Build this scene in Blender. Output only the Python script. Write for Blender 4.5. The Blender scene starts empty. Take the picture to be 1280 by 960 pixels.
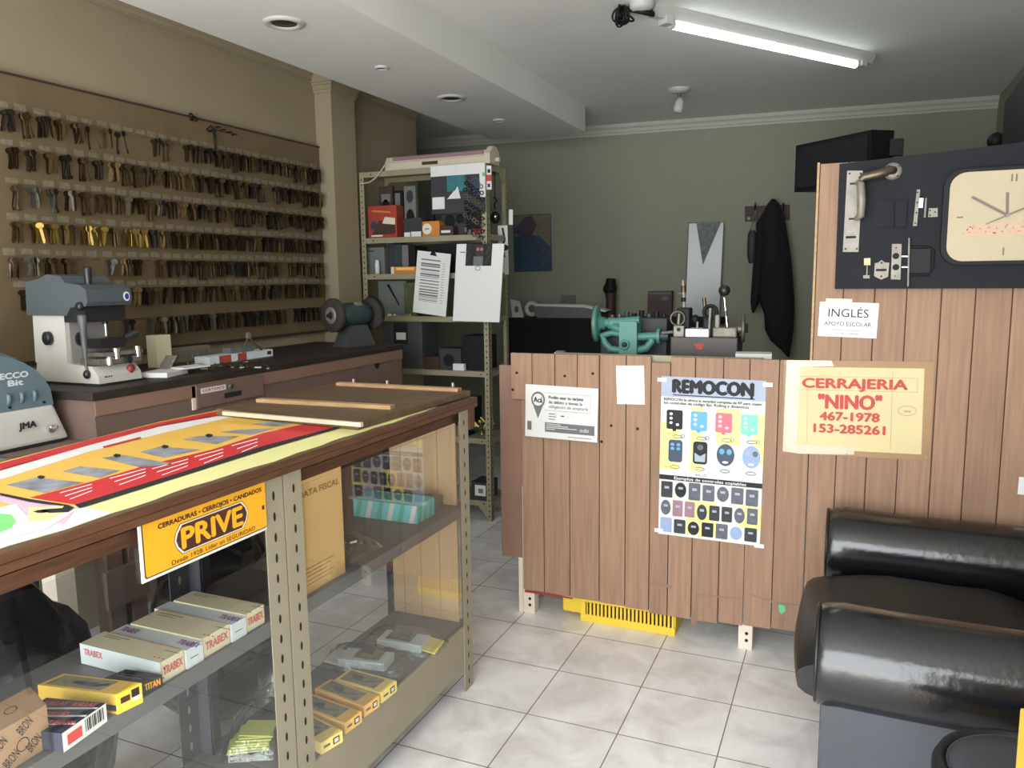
import bpy, bmesh, math, random
from mathutils import Vector, Matrix, Euler
random.seed(7)
C = bpy.context.scene.collection
SC = bpy.context.scene
R = math.radians

# ---------------------------------------------------------------- camera
CAM_H = 1.5319
FPX = 975.84                       # focal length in pixels of a 1280 wide frame
PITCH, ROLL, YAW = -0.13547518, 0.01268947, 0.40704012
def _rot():
    ca, sa = math.cos(PITCH), math.sin(PITCH)
    cb, sb = math.cos(ROLL), math.sin(ROLL)
    cc, sc = math.cos(YAW), math.sin(YAW)
    Rz = Matrix(((cc, -sc, 0), (sc, cc, 0), (0, 0, 1)))
    Rx = Matrix(((1, 0, 0), (0, ca, -sa), (0, sa, ca)))
    Ry = Matrix(((cb, 0, sb), (0, 1, 0), (-sb, 0, cb)))
    return Rz @ Rx @ Ry
RM = _rot()
cam_d = bpy.data.cameras.new('camera')
cam_d.sensor_width = 36.0
cam_d.lens = FPX / 1280.0 * 36.0
cam_d.clip_start = 0.02
cam = bpy.data.objects.new('camera', cam_d)
C.objects.link(cam)
right, fwd, up = RM.col[0], RM.col[1], RM.col[2]
m3 = Matrix((right, up, -fwd)).transposed()
cam.matrix_world = Matrix.Translation((0, 0, CAM_H)) @ m3.to_4x4()
SC.camera = cam
def ray(u, v): return RM @ Vector(((u - 640) / FPX, 1.0, -(v - 480) / FPX))
O = Vector((0, 0, CAM_H))
# measuring helpers: where a sight line meets a real plane of the shop
def PX(u, v, x): d = ray(u, v); return O + d * (x / d.x)
def PY(u, v, y): d = ray(u, v); return O + d * (y / d.y)
def PZ(u, v, z): d = ray(u, v); return O + d * ((z - CAM_H) / d.z)

# ---------------------------------------------------------------- light
SC.view_settings.view_transform = 'Standard'
SC.view_settings.look = 'None'
SC.view_settings.gamma = 1.0
SC.view_settings.use_curve_mapping = False
SC.view_settings.exposure = EXPO = 0.0
w = bpy.data.worlds.new('sky'); SC.world = w; w.use_nodes = True
bg = w.node_tree.nodes['Background']
bg.inputs['Color'].default_value = (0.75, 0.86, 1.0, 1)
bg.inputs['Strength'].default_value = 0.2
def area(name, loc, rot, sx, sy, power, col):
    l = bpy.data.lights.new(name, 'AREA'); l.shape = 'RECTANGLE'; l.size = sx; l.size_y = sy
    l.energy = power; l.color = col
    o = bpy.data.objects.new(name, l); C.objects.link(o)
    o.location = loc; o.rotation_euler = rot
    return o
# daylight from the street through the open shop front behind the camera
area('street_daylight', (-0.95, -1.2, 1.45), (R(90), 0, 0), 3.6, 2.2, 225, (0.93, 0.97, 1.0))
# light thrown up from the pavement through the same opening
area('pavement_bounce', (-1.0, -1.1, 0.12), (R(140), 0, 0), 3.4, 0.8, 75, (1.0, 0.97, 0.93))

# ---------------------------------------------------------------- materials
MATS = {}
def mat(name, col, rough=0.6, metal=0.0, noise=0.0, scale=8.0, bump=0.0, bscale=60.0, col2=None, spec=0.5,
        emit=None, es=0.0, coat=0.0, stretch=None, detail=4.0, island=0.0, trans=None):
    m = bpy.data.materials.new(name); m.use_nodes = True
    nt = m.node_tree; b = nt.nodes['Principled BSDF']
    b.inputs['Roughness'].default_value = rough
    b.inputs['Metallic'].default_value = metal
    b.inputs['Specular IOR Level'].default_value = spec
    b.inputs['Coat Weight'].default_value = coat
    c = (*col, 1)
    b.inputs['Base Color'].default_value = c
    tc = nt.nodes.new('ShaderNodeTexCoord')
    vec = tc.outputs['Object']
    if stretch:
        mp = nt.nodes.new('ShaderNodeMapping'); mp.inputs['Scale'].default_value = stretch
        nt.links.new(vec, mp.inputs['Vector']); vec = mp.outputs['Vector']
    src = None
    if noise > 0 or col2:
        n = nt.nodes.new('ShaderNodeTexNoise'); n.inputs['Scale'].default_value = scale
        n.inputs['Detail'].default_value = detail
        nt.links.new(vec, n.inputs['Vector'])
        r = nt.nodes.new('ShaderNodeValToRGB')
        r.color_ramp.elements[0].position = 0.3; r.color_ramp.elements[1].position = 0.7
        r.color_ramp.elements[0].color = c
        c2 = col2 if col2 else tuple(max(0, min(1, x * (1 - noise))) for x in col)
        r.color_ramp.elements[1].color = (*c2, 1)
        nt.links.new(n.outputs['Fac'], r.inputs['Fac'])
        src = r.outputs['Color']
    if island > 0:
        g = nt.nodes.new('ShaderNodeNewGeometry')
        mr = nt.nodes.new('ShaderNodeMapRange')
        mr.inputs['To Min'].default_value = 1 - island; mr.inputs['To Max'].default_value = 1 + island
        nt.links.new(g.outputs['Random Per Island'], mr.inputs['Value'])
        hs = nt.nodes.new('ShaderNodeHueSaturation'); hs.inputs['Color'].default_value = c
        if src: nt.links.new(src, hs.inputs['Color'])
        nt.links.new(mr.outputs['Result'], hs.inputs['Value']); src = hs.outputs['Color']
    if src: nt.links.new(src, b.inputs['Base Color'])
    if bump > 0:
        n2 = nt.nodes.new('ShaderNodeTexNoise'); n2.inputs['Scale'].default_value = bscale
        n2.inputs['Detail'].default_value = 3
        nt.links.new(vec, n2.inputs['Vector'])
        bp = nt.nodes.new('ShaderNodeBump'); bp.inputs['Strength'].default_value = bump; bp.inputs['Distance'].default_value = 0.01
        nt.links.new(n2.outputs['Fac'], bp.inputs['Height']); nt.links.new(bp.outputs['Normal'], b.inputs['Normal'])
    if emit:
        b.inputs['Emission Color'].default_value = (*emit, 1); b.inputs['Emission Strength'].default_value = es
    if trans is not None:       # clear film or glass: transparent with a fresnel sheen
        t = nt.nodes.new('ShaderNodeBsdfTransparent'); gl = nt.nodes.new('ShaderNodeBsdfGlossy')
        gl.inputs['Roughness'].default_value = rough
        t.inputs['Color'].default_value = c
        lw = nt.nodes.new('ShaderNodeLayerWeight'); lw.inputs['Blend'].default_value = 0.5      # Schlick reflectance, the same from both sides
        pw = nt.nodes.new('ShaderNodeMath'); pw.operation = 'POWER'; pw.inputs[1].default_value = 4.0; nt.links.new(lw.outputs['Facing'], pw.inputs[0])
        fr = nt.nodes.new('ShaderNodeMath'); fr.operation = 'MULTIPLY_ADD'; fr.inputs[1].default_value = 0.9 - trans; fr.inputs[2].default_value = trans; nt.links.new(pw.outputs[0], fr.inputs[0])
        if bump > 0: nt.links.new(bp.outputs['Normal'], gl.inputs['Normal']); nt.links.new(bp.outputs['Normal'], lw.inputs['Normal'])
        mx = nt.nodes.new('ShaderNodeMixShader')
        nt.links.new(fr.outputs[0], mx.inputs['Fac']); nt.links.new(t.outputs[0], mx.inputs[1]); nt.links.new(gl.outputs[0], mx.inputs[2])
        out = [x for x in nt.nodes if x.type == 'OUTPUT_MATERIAL'][0]
        nt.links.new(mx.outputs[0], out.inputs['Surface'])
    MATS[name] = m
    return m
def S(r, g, b):     # sRGB 0-255 to linear
    f = lambda c: (c / 255 / 12.92) if c <= 10 else ((c / 255 + 0.055) / 1.055) ** 2.4
    return (f(r), f(g), f(b))

mat('plaster_tan', S(150, 138, 112), 0.8, noise=0.06, scale=3, bump=0.05, bscale=40)
mat('plaster_back', S(148, 148, 131), 0.8, noise=0.05, scale=2, bump=0.04, bscale=40)
mat('ceiling_white', S(226, 224, 220), 0.85, noise=0.04, scale=2)
mat('cornice', S(186, 184, 174), 0.8)
mat('board_tan', S(112, 95, 68), 0.8, noise=0.16, scale=5)
mat('label_white', S(136, 126, 104), 0.8, noise=0.35, scale=60)
mat('plank', S(160, 128, 105), 0.65, col2=S(140, 110, 90), scale=7, stretch=(9, 9, 0.5), bump=0.08, bscale=20, island=0.07, detail=6, spec=0.3)
mat('plank_dark', S(140, 108, 92), 0.65, noise=0.12, scale=6, bump=0.05, bscale=20)
mat('bench_paint', S(118, 96, 86), 0.65, noise=0.2, scale=5, bump=0.05, bscale=30)
mat('bench_top', S(50, 40, 34), 0.55, noise=0.4, scale=7)
mat('hole_black', (0.008, 0.008, 0.008), 0.8)
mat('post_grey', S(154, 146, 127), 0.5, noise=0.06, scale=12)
mat('shelf_cream', S(148, 141, 114), 0.55, noise=0.14, scale=10)
mat('shelf_grey', S(112, 110, 112), 0.5, noise=0.15, scale=9)
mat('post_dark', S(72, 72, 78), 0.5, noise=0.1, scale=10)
mat('white', S(222, 222, 219), 0.6)
mat('paper', S(216, 216, 213), 0.7, noise=0.04, scale=20)
mat('cream', S(216, 206, 182), 0.6)
mat('black', (0.010, 0.010, 0.011), 0.5, spec=0.2)
mat('ink', S(30, 30, 34), 0.7)
mat('ink_grey', S(105, 105, 108), 0.7)
mat('ink_red', S(198, 78, 72), 0.7, noise=0.25, scale=40)
mat('dark_board', S(30, 31, 37), 0.65, noise=0.2, scale=6, spec=0.2)
mat('steel', S(190, 188, 182), 0.35, 0.9, noise=0.15, scale=25)
mat('nickel', S(152, 146, 136), 0.55, 0.4, noise=0.3, scale=30)
mat('old_steel', S(120, 116, 106), 0.5, 0.7, noise=0.35, scale=30)
mat('bronze', S(110, 100, 82), 0.4, 0.8, noise=0.3, scale=40)
mat('chrome', S(220, 220, 222), 0.18, 1.0)
mat('brass', S(106, 86, 54), 0.42, 0.8, noise=0.4, scale=60)
mat('brass_bright', S(150, 124, 66), 0.35, 0.9)
mat('brass_dark', S(74, 58, 40), 0.45, 0.8, noise=0.4, scale=60)
mat('iron_key', S(46, 38, 32), 0.5, 0.6, noise=0.3, scale=60)
mat('black_leather', (0.007, 0.0075, 0.009), 0.2, bump=0.09, bscale=38, spec=0.75)
mat('black_cushion', (0.011, 0.011, 0.012), 0.42, bump=0.1, bscale=30)
mat('black_vinyl', S(66, 70, 77), 0.5, noise=0.12, scale=6, bump=0.04, bscale=150)
mat('black_cloth', (0.006, 0.006, 0.007), 0.9, bump=0.1, bscale=40)
mat('piping', (0.01, 0.01, 0.011), 0.4)
mat('plywood', S(108, 86, 64), 0.55, noise=0.4, scale=5, stretch=(1.2, 9, 9))
mat('wood_edge', S(98, 62, 40), 0.6, noise=0.5, scale=9, stretch=(6, 1, 8))
mat('batten', S(190, 152, 110), 0.6, noise=0.35, scale=12, stretch=(1, 8, 8))
mat('batten_pale', S(205, 192, 165), 0.6, noise=0.25, scale=12, stretch=(1, 8, 8))
mat('yellow', S(240, 196, 70), 0.5)
mat('yellow_plastic', S(236, 200, 60), 0.5, noise=0.06, scale=6)
mat('yellow_soft', S(246, 226, 120), 0.6)
mat('banner_red', S(206, 52, 58), 0.45)
mat('banner_white', S(240, 238, 236), 0.45)
mat('banner_yellow', S(238, 192, 92), 0.45)
mat('banner_cream', S(232, 228, 160), 0.45)
mat('banner_grey', S(170, 174, 184), 0.45, col2=S(112, 116, 124), scale=16)
mat('banner_green', S(130, 222, 130), 0.45)
mat('banner_pink', S(226, 190, 214), 0.45)
mat('maroon', S(74, 36, 24), 0.6)
mat('sign_yellow', S(236, 170, 36), 0.5)
mat('machine_grey', S(78, 85, 90), 0.45, noise=0.06, scale=8)
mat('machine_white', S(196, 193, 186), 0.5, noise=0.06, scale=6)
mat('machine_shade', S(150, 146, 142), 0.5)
mat('knob_black', (0.015, 0.015, 0.016), 0.35)
mat('copier_brown', S(70, 64, 60), 0.5, noise=0.15, scale=15)
mat('lever_grey', S(88, 92, 94), 0.5, 0.2)
mat('cover_teal', S(98, 116, 124), 0.35, noise=0.05, scale=8)
mat('blue_badge', S(52, 62, 150), 0.4)
mat('silver_ink', S(200, 205, 208), 0.5)
mat('red_knob', S(140, 46, 42), 0.5)
mat('teal_paint', S(76, 134, 122), 0.42, noise=0.18, scale=12)
mat('grinder_green', S(48, 62, 64), 0.5, noise=0.15, scale=12)
mat('grinder_grey', S(70, 72, 74), 0.5)
mat('stone', S(58, 52, 50), 0.9, noise=0.2, scale=50)
mat('dark_brown', S(70, 46, 40), 0.6, noise=0.3, scale=10)
mat('brown_box', S(168, 128, 88), 0.8, noise=0.1, scale=10)
mat('kraft', S(190, 150, 116), 0.8, noise=0.08, scale=10)
mat('orange_board', S(226, 184, 124), 0.6, noise=0.06, scale=5)
mat('orange_ink', S(150, 108, 60), 0.7)
mat('cardboard_panel', S(206, 172, 134), 0.75, noise=0.1, scale=4)
mat('sign_card', S(214, 196, 148), 0.6, noise=0.1, scale=6)
mat('sign_border', S(160, 126, 84), 0.5, noise=0.15, scale=6)
mat('tape', S(204, 192, 166), 0.25, noise=0.2, scale=10)
mat('box_yellow', S(240, 214, 130), 0.5)
mat('box_orange', S(240, 190, 110), 0.5)
mat('box_pic', S(160, 150, 120), 0.5, noise=0.6, scale=40)
mat('box_cream', S(232, 222, 190), 0.5)
mat('box_bluewhite', S(222, 228, 232), 0.5)
mat('carton_red', S(214, 110, 108), 0.6)
mat('carton_purple', S(150, 90, 150), 0.6)
mat('box_navy', S(58, 62, 76), 0.5)
mat('box_red', S(214, 84, 80), 0.5)
mat('cyan_box', S(110, 200, 205), 0.5)
mat('cyan_stripe', S(80, 180, 160), 0.5)
mat('key_lime', S(226, 228, 120), 0.5)
mat('black_bag', (0.010, 0.010, 0.012), 0.16, bump=1.0, bscale=7)
mat('clear_bag', (0.93, 0.95, 0.95), 0.12, bump=0.9, bscale=25, trans=0.10)
mat('glass', (0.97, 0.985, 0.98), 0.01, trans=0.05)
mat('mirror', S(170, 176, 170), 0.2, 0.0, spec=0.4)
mat('pennant', S(96, 106, 98), 0.5, noise=0.5, scale=30)
mat('map_sea', S(50, 76, 104), 0.5, noise=0.3, scale=12)
mat('map_land', S(122, 114, 92), 0.5, noise=0.3, scale=20)
mat('map_purple', S(84, 66, 92), 0.5, noise=0.6, scale=45)
mat('map_green', S(52, 78, 72), 0.5, noise=0.6, scale=45)
mat('toy_red', S(164, 62, 50), 0.5, noise=0.2, scale=20)
mat('toy_orange', S(196, 122, 48), 0.5)
mat('teal_ink', S(50, 120, 130), 0.5, noise=0.4, scale=30)
mat('grey_box', S(112, 116, 113), 0.6, noise=0.18, scale=10)
mat('grey_dark', S(48, 51, 54), 0.6, noise=0.25, scale=10)
mat('green_thing', S(84, 92, 54), 0.6, noise=0.4, scale=30)
mat('light_fixture', S(192, 182, 162), 0.5)
mat('tube_glow', (1, 1, 1), 0.4, emit=(0.86, 1.0, 0.97), es=9.0)
mat('fixture_white', S(190, 188, 184), 0.5)
mat('downlight_dark', S(60, 56, 52), 0.5)
mat('clock_face', S(184, 170, 142), 0.5, noise=0.05, scale=5, spec=0.3)
mat('clock_ink', S(110, 98, 82), 0.5)
mat('clock_logo', S(214, 160, 136), 0.5)
mat('poster_blue', S(90, 160, 205), 0.5)
mat('poster_pink', S(232, 100, 116), 0.5)
mat('poster_mint', S(120, 222, 180), 0.5)
mat('poster_navy', S(48, 62, 86), 0.5)
mat('poster_grey', S(160, 170, 190), 0.5, noise=0.1, scale=8)
mat('poster_lightblue', S(140, 160, 200), 0.5)
mat('poster_yellow', S(250, 236, 140), 0.5)
mat('remote_grey', S(92, 96, 106), 0.5, noise=0.35, scale=60)
mat('remote_mauve', S(150, 110, 124), 0.5)
mat('post_white', S(226, 214, 196), 0.6, noise=0.1, scale=20)
mat('green_mark', S(90, 190, 130), 0.6)
mat('red_cup', S(110, 40, 38), 0.5)
mat('red_paint', S(196, 60, 62), 0.5)

def tile_mat():
    m = bpy.data.materials.new('floor_tile'); m.use_nodes = True; nt = m.node_tree; b = nt.nodes['Principled BSDF']
    tc = nt.nodes.new('ShaderNodeTexCoord'); mp = nt.nodes.new('ShaderNodeMapping')
    mp.inputs['Location'].default_value = (1.318 + 0.33 * 20 + 0.0, -3.047 + 0.33 * 40, 0)
    nt.links.new(tc.outputs['Object'], mp.inputs['Vector'])
    br = nt.nodes.new('ShaderNodeTexBrick'); br.offset = 0.0; br.squash = 1.0
    br.inputs['Scale'].default_value = 1.0; br.inputs['Brick Width'].default_value = 0.33; br.inputs['Row Height'].default_value = 0.33
    br.inputs['Mortar Size'].default_value = 0.0022; br.inputs['Mortar Smooth'].default_value = 0.2; br.inputs['Bias'].default_value = 0.0
    br.inputs['Color1'].default_value = (*S(247, 246, 246), 1); br.inputs['Color2'].default_value = (*S(242, 241, 241), 1)
    br.inputs['Mortar'].default_value = (*S(120, 108, 100), 1)
    nt.links.new(mp.outputs['Vector'], br.inputs['Vector'])
    n = nt.nodes.new('ShaderNodeTexNoise'); n.inputs['Scale'].default_value = 5; n.inputs['Detail'].default_value = 8; n.inputs['Roughness'].default_value = 0.62
    n.inputs['Distortion'].default_value = 0.6
    nt.links.new(tc.outputs['Object'], n.inputs['Vector'])
    r = nt.nodes.new('ShaderNodeValToRGB'); r.color_ramp.elements[0].position = 0.36; r.color_ramp.elements[1].position = 0.6
    r.color_ramp.elements[0].color = (*S(222, 217, 215), 1); r.color_ramp.elements[1].color = (1, 1, 1, 1)
    nt.links.new(n.outputs['Fac'], r.inputs['Fac'])
    mx = nt.nodes.new('ShaderNodeMix'); mx.data_type = 'RGBA'; mx.blend_type = 'MULTIPLY'; mx.inputs['Factor'].default_value = 0.75
    nt.links.new(br.outputs['Color'], mx.inputs[6]); nt.links.new(r.outputs['Color'], mx.inputs[7])
    nt.links.new(mx.outputs[2], b.inputs['Base Color'])
    b.inputs['Roughness'].default_value = 0.3
    MATS['floor_tile'] = m
tile_mat()

# ---------------------------------------------------------------- mesh builder
class MB:
    """collects shapes into ONE mesh"""
    T0 = Matrix.Identity(4)
    def __init__(self): self.v = []; self.f = []; self.fm = []; self.fs = []; self.mats = []; self.T = MB.T0
    def mi(self, m):
        if m not in self.mats: self.mats.append(m)
        return self.mats.index(m)
    def add(self, vs, fs, m, smooth=False):
        o = len(self.v); T = self.T
        self.v += [T @ Vector(p) for p in vs]
        k = self.mi(m)
        for f in fs:
            self.f.append([o + i for i in f]); self.fm.append(k); self.fs.append(smooth)
        return self
    def box(self, c, s, m, rot=None, bev=0.0, taper=None):
        """c centre, s full size; taper = (sx, sy) scale of the top face"""
        x, y, z = s[0] / 2, s[1] / 2, s[2] / 2
        tx, ty = taper if taper else (1, 1)
        vs = [(-x, -y, -z), (x, -y, -z), (x, y, -z), (-x, y, -z), (-x * tx, -y * ty, z), (x * tx, -y * ty, z), (x * tx, y * ty, z), (-x * tx, y * ty, z)]
        fs = [(3, 2, 1, 0), (4, 5, 6, 7), (0, 1, 5, 4), (1, 2, 6, 5), (2, 3, 7, 6), (3, 0, 4, 7)]
        M = Matrix.Translation(c)
        if rot is not None: M = M @ (rot.to_matrix().to_4x4() if isinstance(rot, Euler) else Euler(rot).to_matrix().to_4x4())
        if bev > 0:
            bm = bmesh.new(); bv = [bm.verts.new(p) for p in vs]
            for f in fs: bm.faces.new([bv[i] for i in f])
            bmesh.ops.bevel(bm, geom=bm.edges[:], offset=bev, segments=2, profile=0.6, affect='EDGES')
            bm.verts.index_update()
            vs = [v.co.copy() for v in bm.verts]; fs = [[v.index for v in f.verts] for f in bm.faces]; bm.free()
            return self.add([M @ Vector(p) for p in vs], fs, m, False)
        return self.add([M @ Vector(p) for p in vs], fs, m)
    def b2(self, lo, hi, m, bev=0.0):
        return self.box([(a + b) / 2 for a, b in zip(lo, hi)], [abs(b - a) for a, b in zip(lo, hi)], m, None, bev)
    def tube(self, pts, r, m, n=10, cap=True, smooth=True):
        """pts list of points; r radius or list of radii"""
        pts = [Vector(p) for p in pts]; k = len(pts)
        rs = r if isinstance(r, (list, tuple)) else [r] * k
        vs = []; fs = []
        prev = None
        for i, p in enumerate(pts):
            t = (pts[min(i + 1, k - 1)] - pts[max(i - 1, 0)])
            if t.length < 1e-9: t = Vector((0, 0, 1))
            t.normalize()
            if prev is None:
                a = Vector((0, 0, 1)) if abs(t.z) < 0.9 else Vector((1, 0, 0))
                u = t.cross(a).normalized()
            else:
                u = (prev - t * prev.dot(t))
                u = u.normalized() if u.length > 1e-6 else t.orthogonal().normalized()
            prev = u; w_ = t.cross(u)
            for j in range(n):
                a = 2 * math.pi * j / n
                vs.append(p + (u * math.cos(a) + w_ * math.sin(a)) * rs[i])
        for i in range(k - 1):
            for j in range(n):
                fs.append((i * n + j, i * n + (j + 1) % n, (i + 1) * n + (j + 1) % n, (i + 1) * n + j))
        self.add(vs, fs, m, smooth)
        if cap:
            self.add(vs[:n], [tuple(reversed(range(n)))], m); self.add(vs[-n:], [tuple(range(n))], m)
        return self
    def cyl(self, p0, p1, r0, m, r1=None, n=20): return self.tube([p0, p1], [r0, r0 if r1 is None else r1], m, n)
    def lathe(self, prof, m, o=(0, 0, 0), ax=(0, 0, 1), n=28, smooth=True):
        """prof: (radius, height) pairs round axis ax from o"""
        ax = Vector(ax).normalized(); u = ax.orthogonal().normalized(); w_ = ax.cross(u); o = Vector(o)
        vs = []; fs = []; k = len(prof)
        for (r, h) in prof:
            for j in range(n):
                a = 2 * math.pi * j / n
                vs.append(o + ax * h + (u * math.cos(a) + w_ * math.sin(a)) * max(r, 1e-5))
        for i in range(k - 1):
            for j in range(n):
                fs.append((i * n + j, i * n + (j + 1) % n, (i + 1) * n + (j + 1) % n, (i + 1) * n + j))
        return self.add(vs, fs, m, smooth)
    def prism(self, poly, o, ux, uy, depth, m, smooth=False):
        """polygon in the (ux, uy) plane at o, extruded by the vector depth"""
        o = Vector(o); ux = Vector(ux); uy = Vector(uy); d = Vector(depth); k = len(poly)
        a = [o + ux * x + uy * y for x, y in poly]; b = [p + d for p in a]
        self.add(a + b, [tuple(reversed(range(k))), tuple(range(k, 2 * k))], m)
        return self.add(a + b, [(i, (i + 1) % k, k + (i + 1) % k, k + i) for i in range(k)], m, smooth)
    def sphere(self, c, r, m, n=16, sc=(1, 1, 1)):
        vs = []; fs = []; h = n // 2; c = Vector(c)
        for i in range(h + 1):
            t = math.pi * i / h
            for j in range(n):
                a = 2 * math.pi * j / n
                vs.append(c + Vector((math.sin(t) * math.cos(a) * sc[0], math.sin(t) * math.sin(a) * sc[1], math.cos(t) * sc[2])) * r)
        for i in range(h):
            for j in range(n):
                fs.append((i * n + j, (i + 1) * n + j, (i + 1) * n + (j + 1) % n, i * n + (j + 1) % n))
        return self.add(vs, fs, m, True)
    def poly(self, pts, m): return self.add(pts, [tuple(range(len(pts)))], m)
    def torus(self, c, ax, R_, r, m, n=24, k=8, arc=(0, 2 * math.pi)):
        ax = Vector(ax).normalized(); u = ax.orthogonal().normalized(); w_ = ax.cross(u); c = Vector(c)
        full = abs(arc[1] - arc[0]) > 6.28
        N = n if full else n + 1
        pts = [c + (u * math.cos(arc[0] + (arc[1] - arc[0]) * i / n) + w_ * math.sin(arc[0] + (arc[1] - arc[0]) * i / n)) * R_ for i in range(N)]
        if full: pts.append(pts[0])
        return self.tube(pts, r, m, k, cap=not full)
    def build(self, name, parent=None, label=None, cat=None, group=None, kind=None, world=True, origin=None):
        """parent None: a top-level thing with its origin at the foot of its box"""
        me = bpy.data.meshes.new(name)
        vs = self.v
        if parent is not None:
            root = parent
            while root.parent: root = root.parent
            off = root.matrix_basis.inverted() if world else Matrix.Identity(4)
            vs = [off @ p for p in vs]
        elif kind != 'structure':
            if origin is None:
                origin = Vector(((min(p.x for p in vs) + max(p.x for p in vs)) / 2, (min(p.y for p in vs) + max(p.y for p in vs)) / 2, min(p.z for p in vs)))
            vs = [p - Vector(origin) for p in vs]
        me.from_pydata([tuple(p) for p in vs], [], self.f)
        for n_ in self.mats: me.materials.append(MATS[n_])
        me.polygons.foreach_set('material_index', self.fm); me.polygons.foreach_set('use_smooth', self.fs)
        me.update()
        o = bpy.data.objects.new(name, me); C.objects.link(o)
        if parent is not None: o.parent = parent
        elif origin is not None: o.location = origin
        tag(o, label, cat, group, kind)
        return o
def tag(o, label=None, cat=None, group=None, kind=None):
    if label: o['label'] = label
    if cat: o['category'] = cat
    if group: o['group'] = group
    if kind: o['kind'] = kind
    return o
def thing(name, loc, label, cat, group=None, rz=0.0):
    o = bpy.data.objects.new(name, None); C.objects.link(o); o.empty_display_size = 0.05
    o.matrix_basis = Matrix.Translation(loc) @ Matrix.Rotation(rz, 4, 'Z')
    return tag(o, label, cat, group)
def copy_tree(o, parent=None):
    c = o.copy(); C.objects.link(c)
    if parent is not None: c.parent = parent
    for ch in o.children: copy_tree(ch, c)
    return c

_txt = {}
def glyphs(s):
    """outline mesh of a string set in the built-in typeface: verts 2-D, faces, bounds"""
    if s in _txt: return _txt[s]
    cu = bpy.data.curves.new('t', 'FONT'); cu.body = s; cu.size = 1.0; cu.resolution_u = 3
    ob = bpy.data.objects.new('t', cu); C.objects.link(ob)
    dg = bpy.context.evaluated_depsgraph_get()
    me = bpy.data.meshes.new_from_object(ob.evaluated_get(dg))
    vs = [(v.co.x, v.co.y) for v in me.vertices]; fs = [tuple(p.vertices) for p in me.polygons]
    bpy.data.objects.remove(ob); bpy.data.curves.remove(cu); bpy.data.meshes.remove(me)
    if not vs: vs = [(0, 0), (1, 0), (0, 1)]
    b = (min(x for x, y in vs), max(x for x, y in vs), min(y for x, y in vs), max(y for x, y in vs))
    _txt[s] = (vs, fs, b); return _txt[s]
class Sheet:
    """a flat sheet's own coordinates (0..w, 0..h from its lower left corner) for print laid on it"""
    def __init__(self, mb, o, ux, uy, w, h):
        self.mb = mb; self.o = Vector(o); self.ux = Vector(ux).normalized(); self.uy = Vector(uy).normalized()
        self.n = self.ux.cross(self.uy).normalized(); self.w = w; self.h = h
    def at(self, x, y, l=1): return self.o + self.ux * x + self.uy * y + self.n * (0.0005 * l)
    def poly(self, pts, m, l=1): self.mb.poly([self.at(x, y, l) for x, y in pts], m); return self
    def rect(self, x0, y0, x1, y1, m, l=1): return self.poly([(x0, y0), (x1, y0), (x1, y1), (x0, y1)], m, l)
    def rrect(self, x0, y0, x1, y1, r, m, l=1, n=5):
        pts = []
        for cx, cy, a0 in ((x1 - r, y1 - r, 0), (x0 + r, y1 - r, 90), (x0 + r, y0 + r, 180), (x1 - r, y0 + r, 270)):
            for i in range(n + 1):
                a = R(a0 + 90 * i / n); pts.append((cx + r * math.cos(a), cy + r * math.sin(a)))
        return self.poly(pts, m, l)
    def disc(self, x, y, rx, ry, m, l=1, n=20): return self.poly([(x + rx * math.cos(2 * math.pi * i / n), y + ry * math.sin(2 * math.pi * i / n)) for i in range(n)], m, l)
    def ring(self, x, y, rx, ry, t, m, l=1, n=24):
        for i in range(n):
            a, b = 2 * math.pi * i / n, 2 * math.pi * (i + 1) / n
            self.poly([(x + rx * math.cos(a), y + ry * math.sin(a)), (x + rx * math.cos(b), y + ry * math.sin(b)),
                       (x + (rx - t) * math.cos(b), y + (ry - t) * math.sin(b)), (x + (rx - t) * math.cos(a), y + (ry - t) * math.sin(a))], m, l)
        return self
    def line(self, pts, t, m, l=1):
        for (x0, y0), (x1, y1) in zip(pts, pts[1:]):
            d = Vector((x1 - x0, y1 - y0)); L = d.length
            if L < 1e-6: continue
            nx, ny = -d.y / L * t / 2, d.x / L * t / 2
            self.poly([(x0 - nx, y0 - ny), (x1 - nx, y1 - ny), (x1 + nx, y1 + ny), (x0 + nx, y0 + ny)], m, l)
        return self
    def text(self, s, x, y, h, m, w=None, l=2, align='c', bold=0.0, rot=0.0, shear=0.0):
        """x, y: left / centre of the baseline box bottom; h cap height; w fits the width; bold thickens"""
        vs, fs, b = glyphs(s)
        sy = h / max(1e-4, glyphs('H')[2][3]); sx = sy if w is None else w / max(1e-4, b[1] - b[0])
        W = (b[1] - b[0]) * sx
        x0 = x - (W / 2 if align == 'c' else W if align == 'r' else 0)
        offs = [(0, 0)] if bold == 0 else [(-bold, 0), (bold, 0), (0, bold * 0.7), (0, -bold * 0.7)]
        for k, (dx, dy) in enumerate(offs):
            P = []
            for (vx, vy) in vs:
                px, py = (vx - b[0]) * sx + shear * vy * sy + dx, vy * sy + dy
                if rot: px, py = px * math.cos(rot) - py * math.sin(rot), px * math.sin(rot) + py * math.cos(rot)
                P.append(self.at(x0 + px, y + py, l + 0.08 * k))
            self.mb.add(P, fs, m)
        return self
def sheet_box(mb, o, ux, uy, w, h, t, m):
    """thin card whose printed front is the plane at o; returns its Sheet"""
    ux = Vector(ux).normalized(); uy = Vector(uy).normalized(); n = ux.cross(uy).normalized()
    mb.prism([(0, 0), (w, 0), (w, h), (0, h)], Vector(o) - n * t, ux, uy, n * t, m)
    return Sheet(mb, o, ux, uy, w, h)
def struct(name, mb): return mb.build(name, kind='structure')
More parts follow.
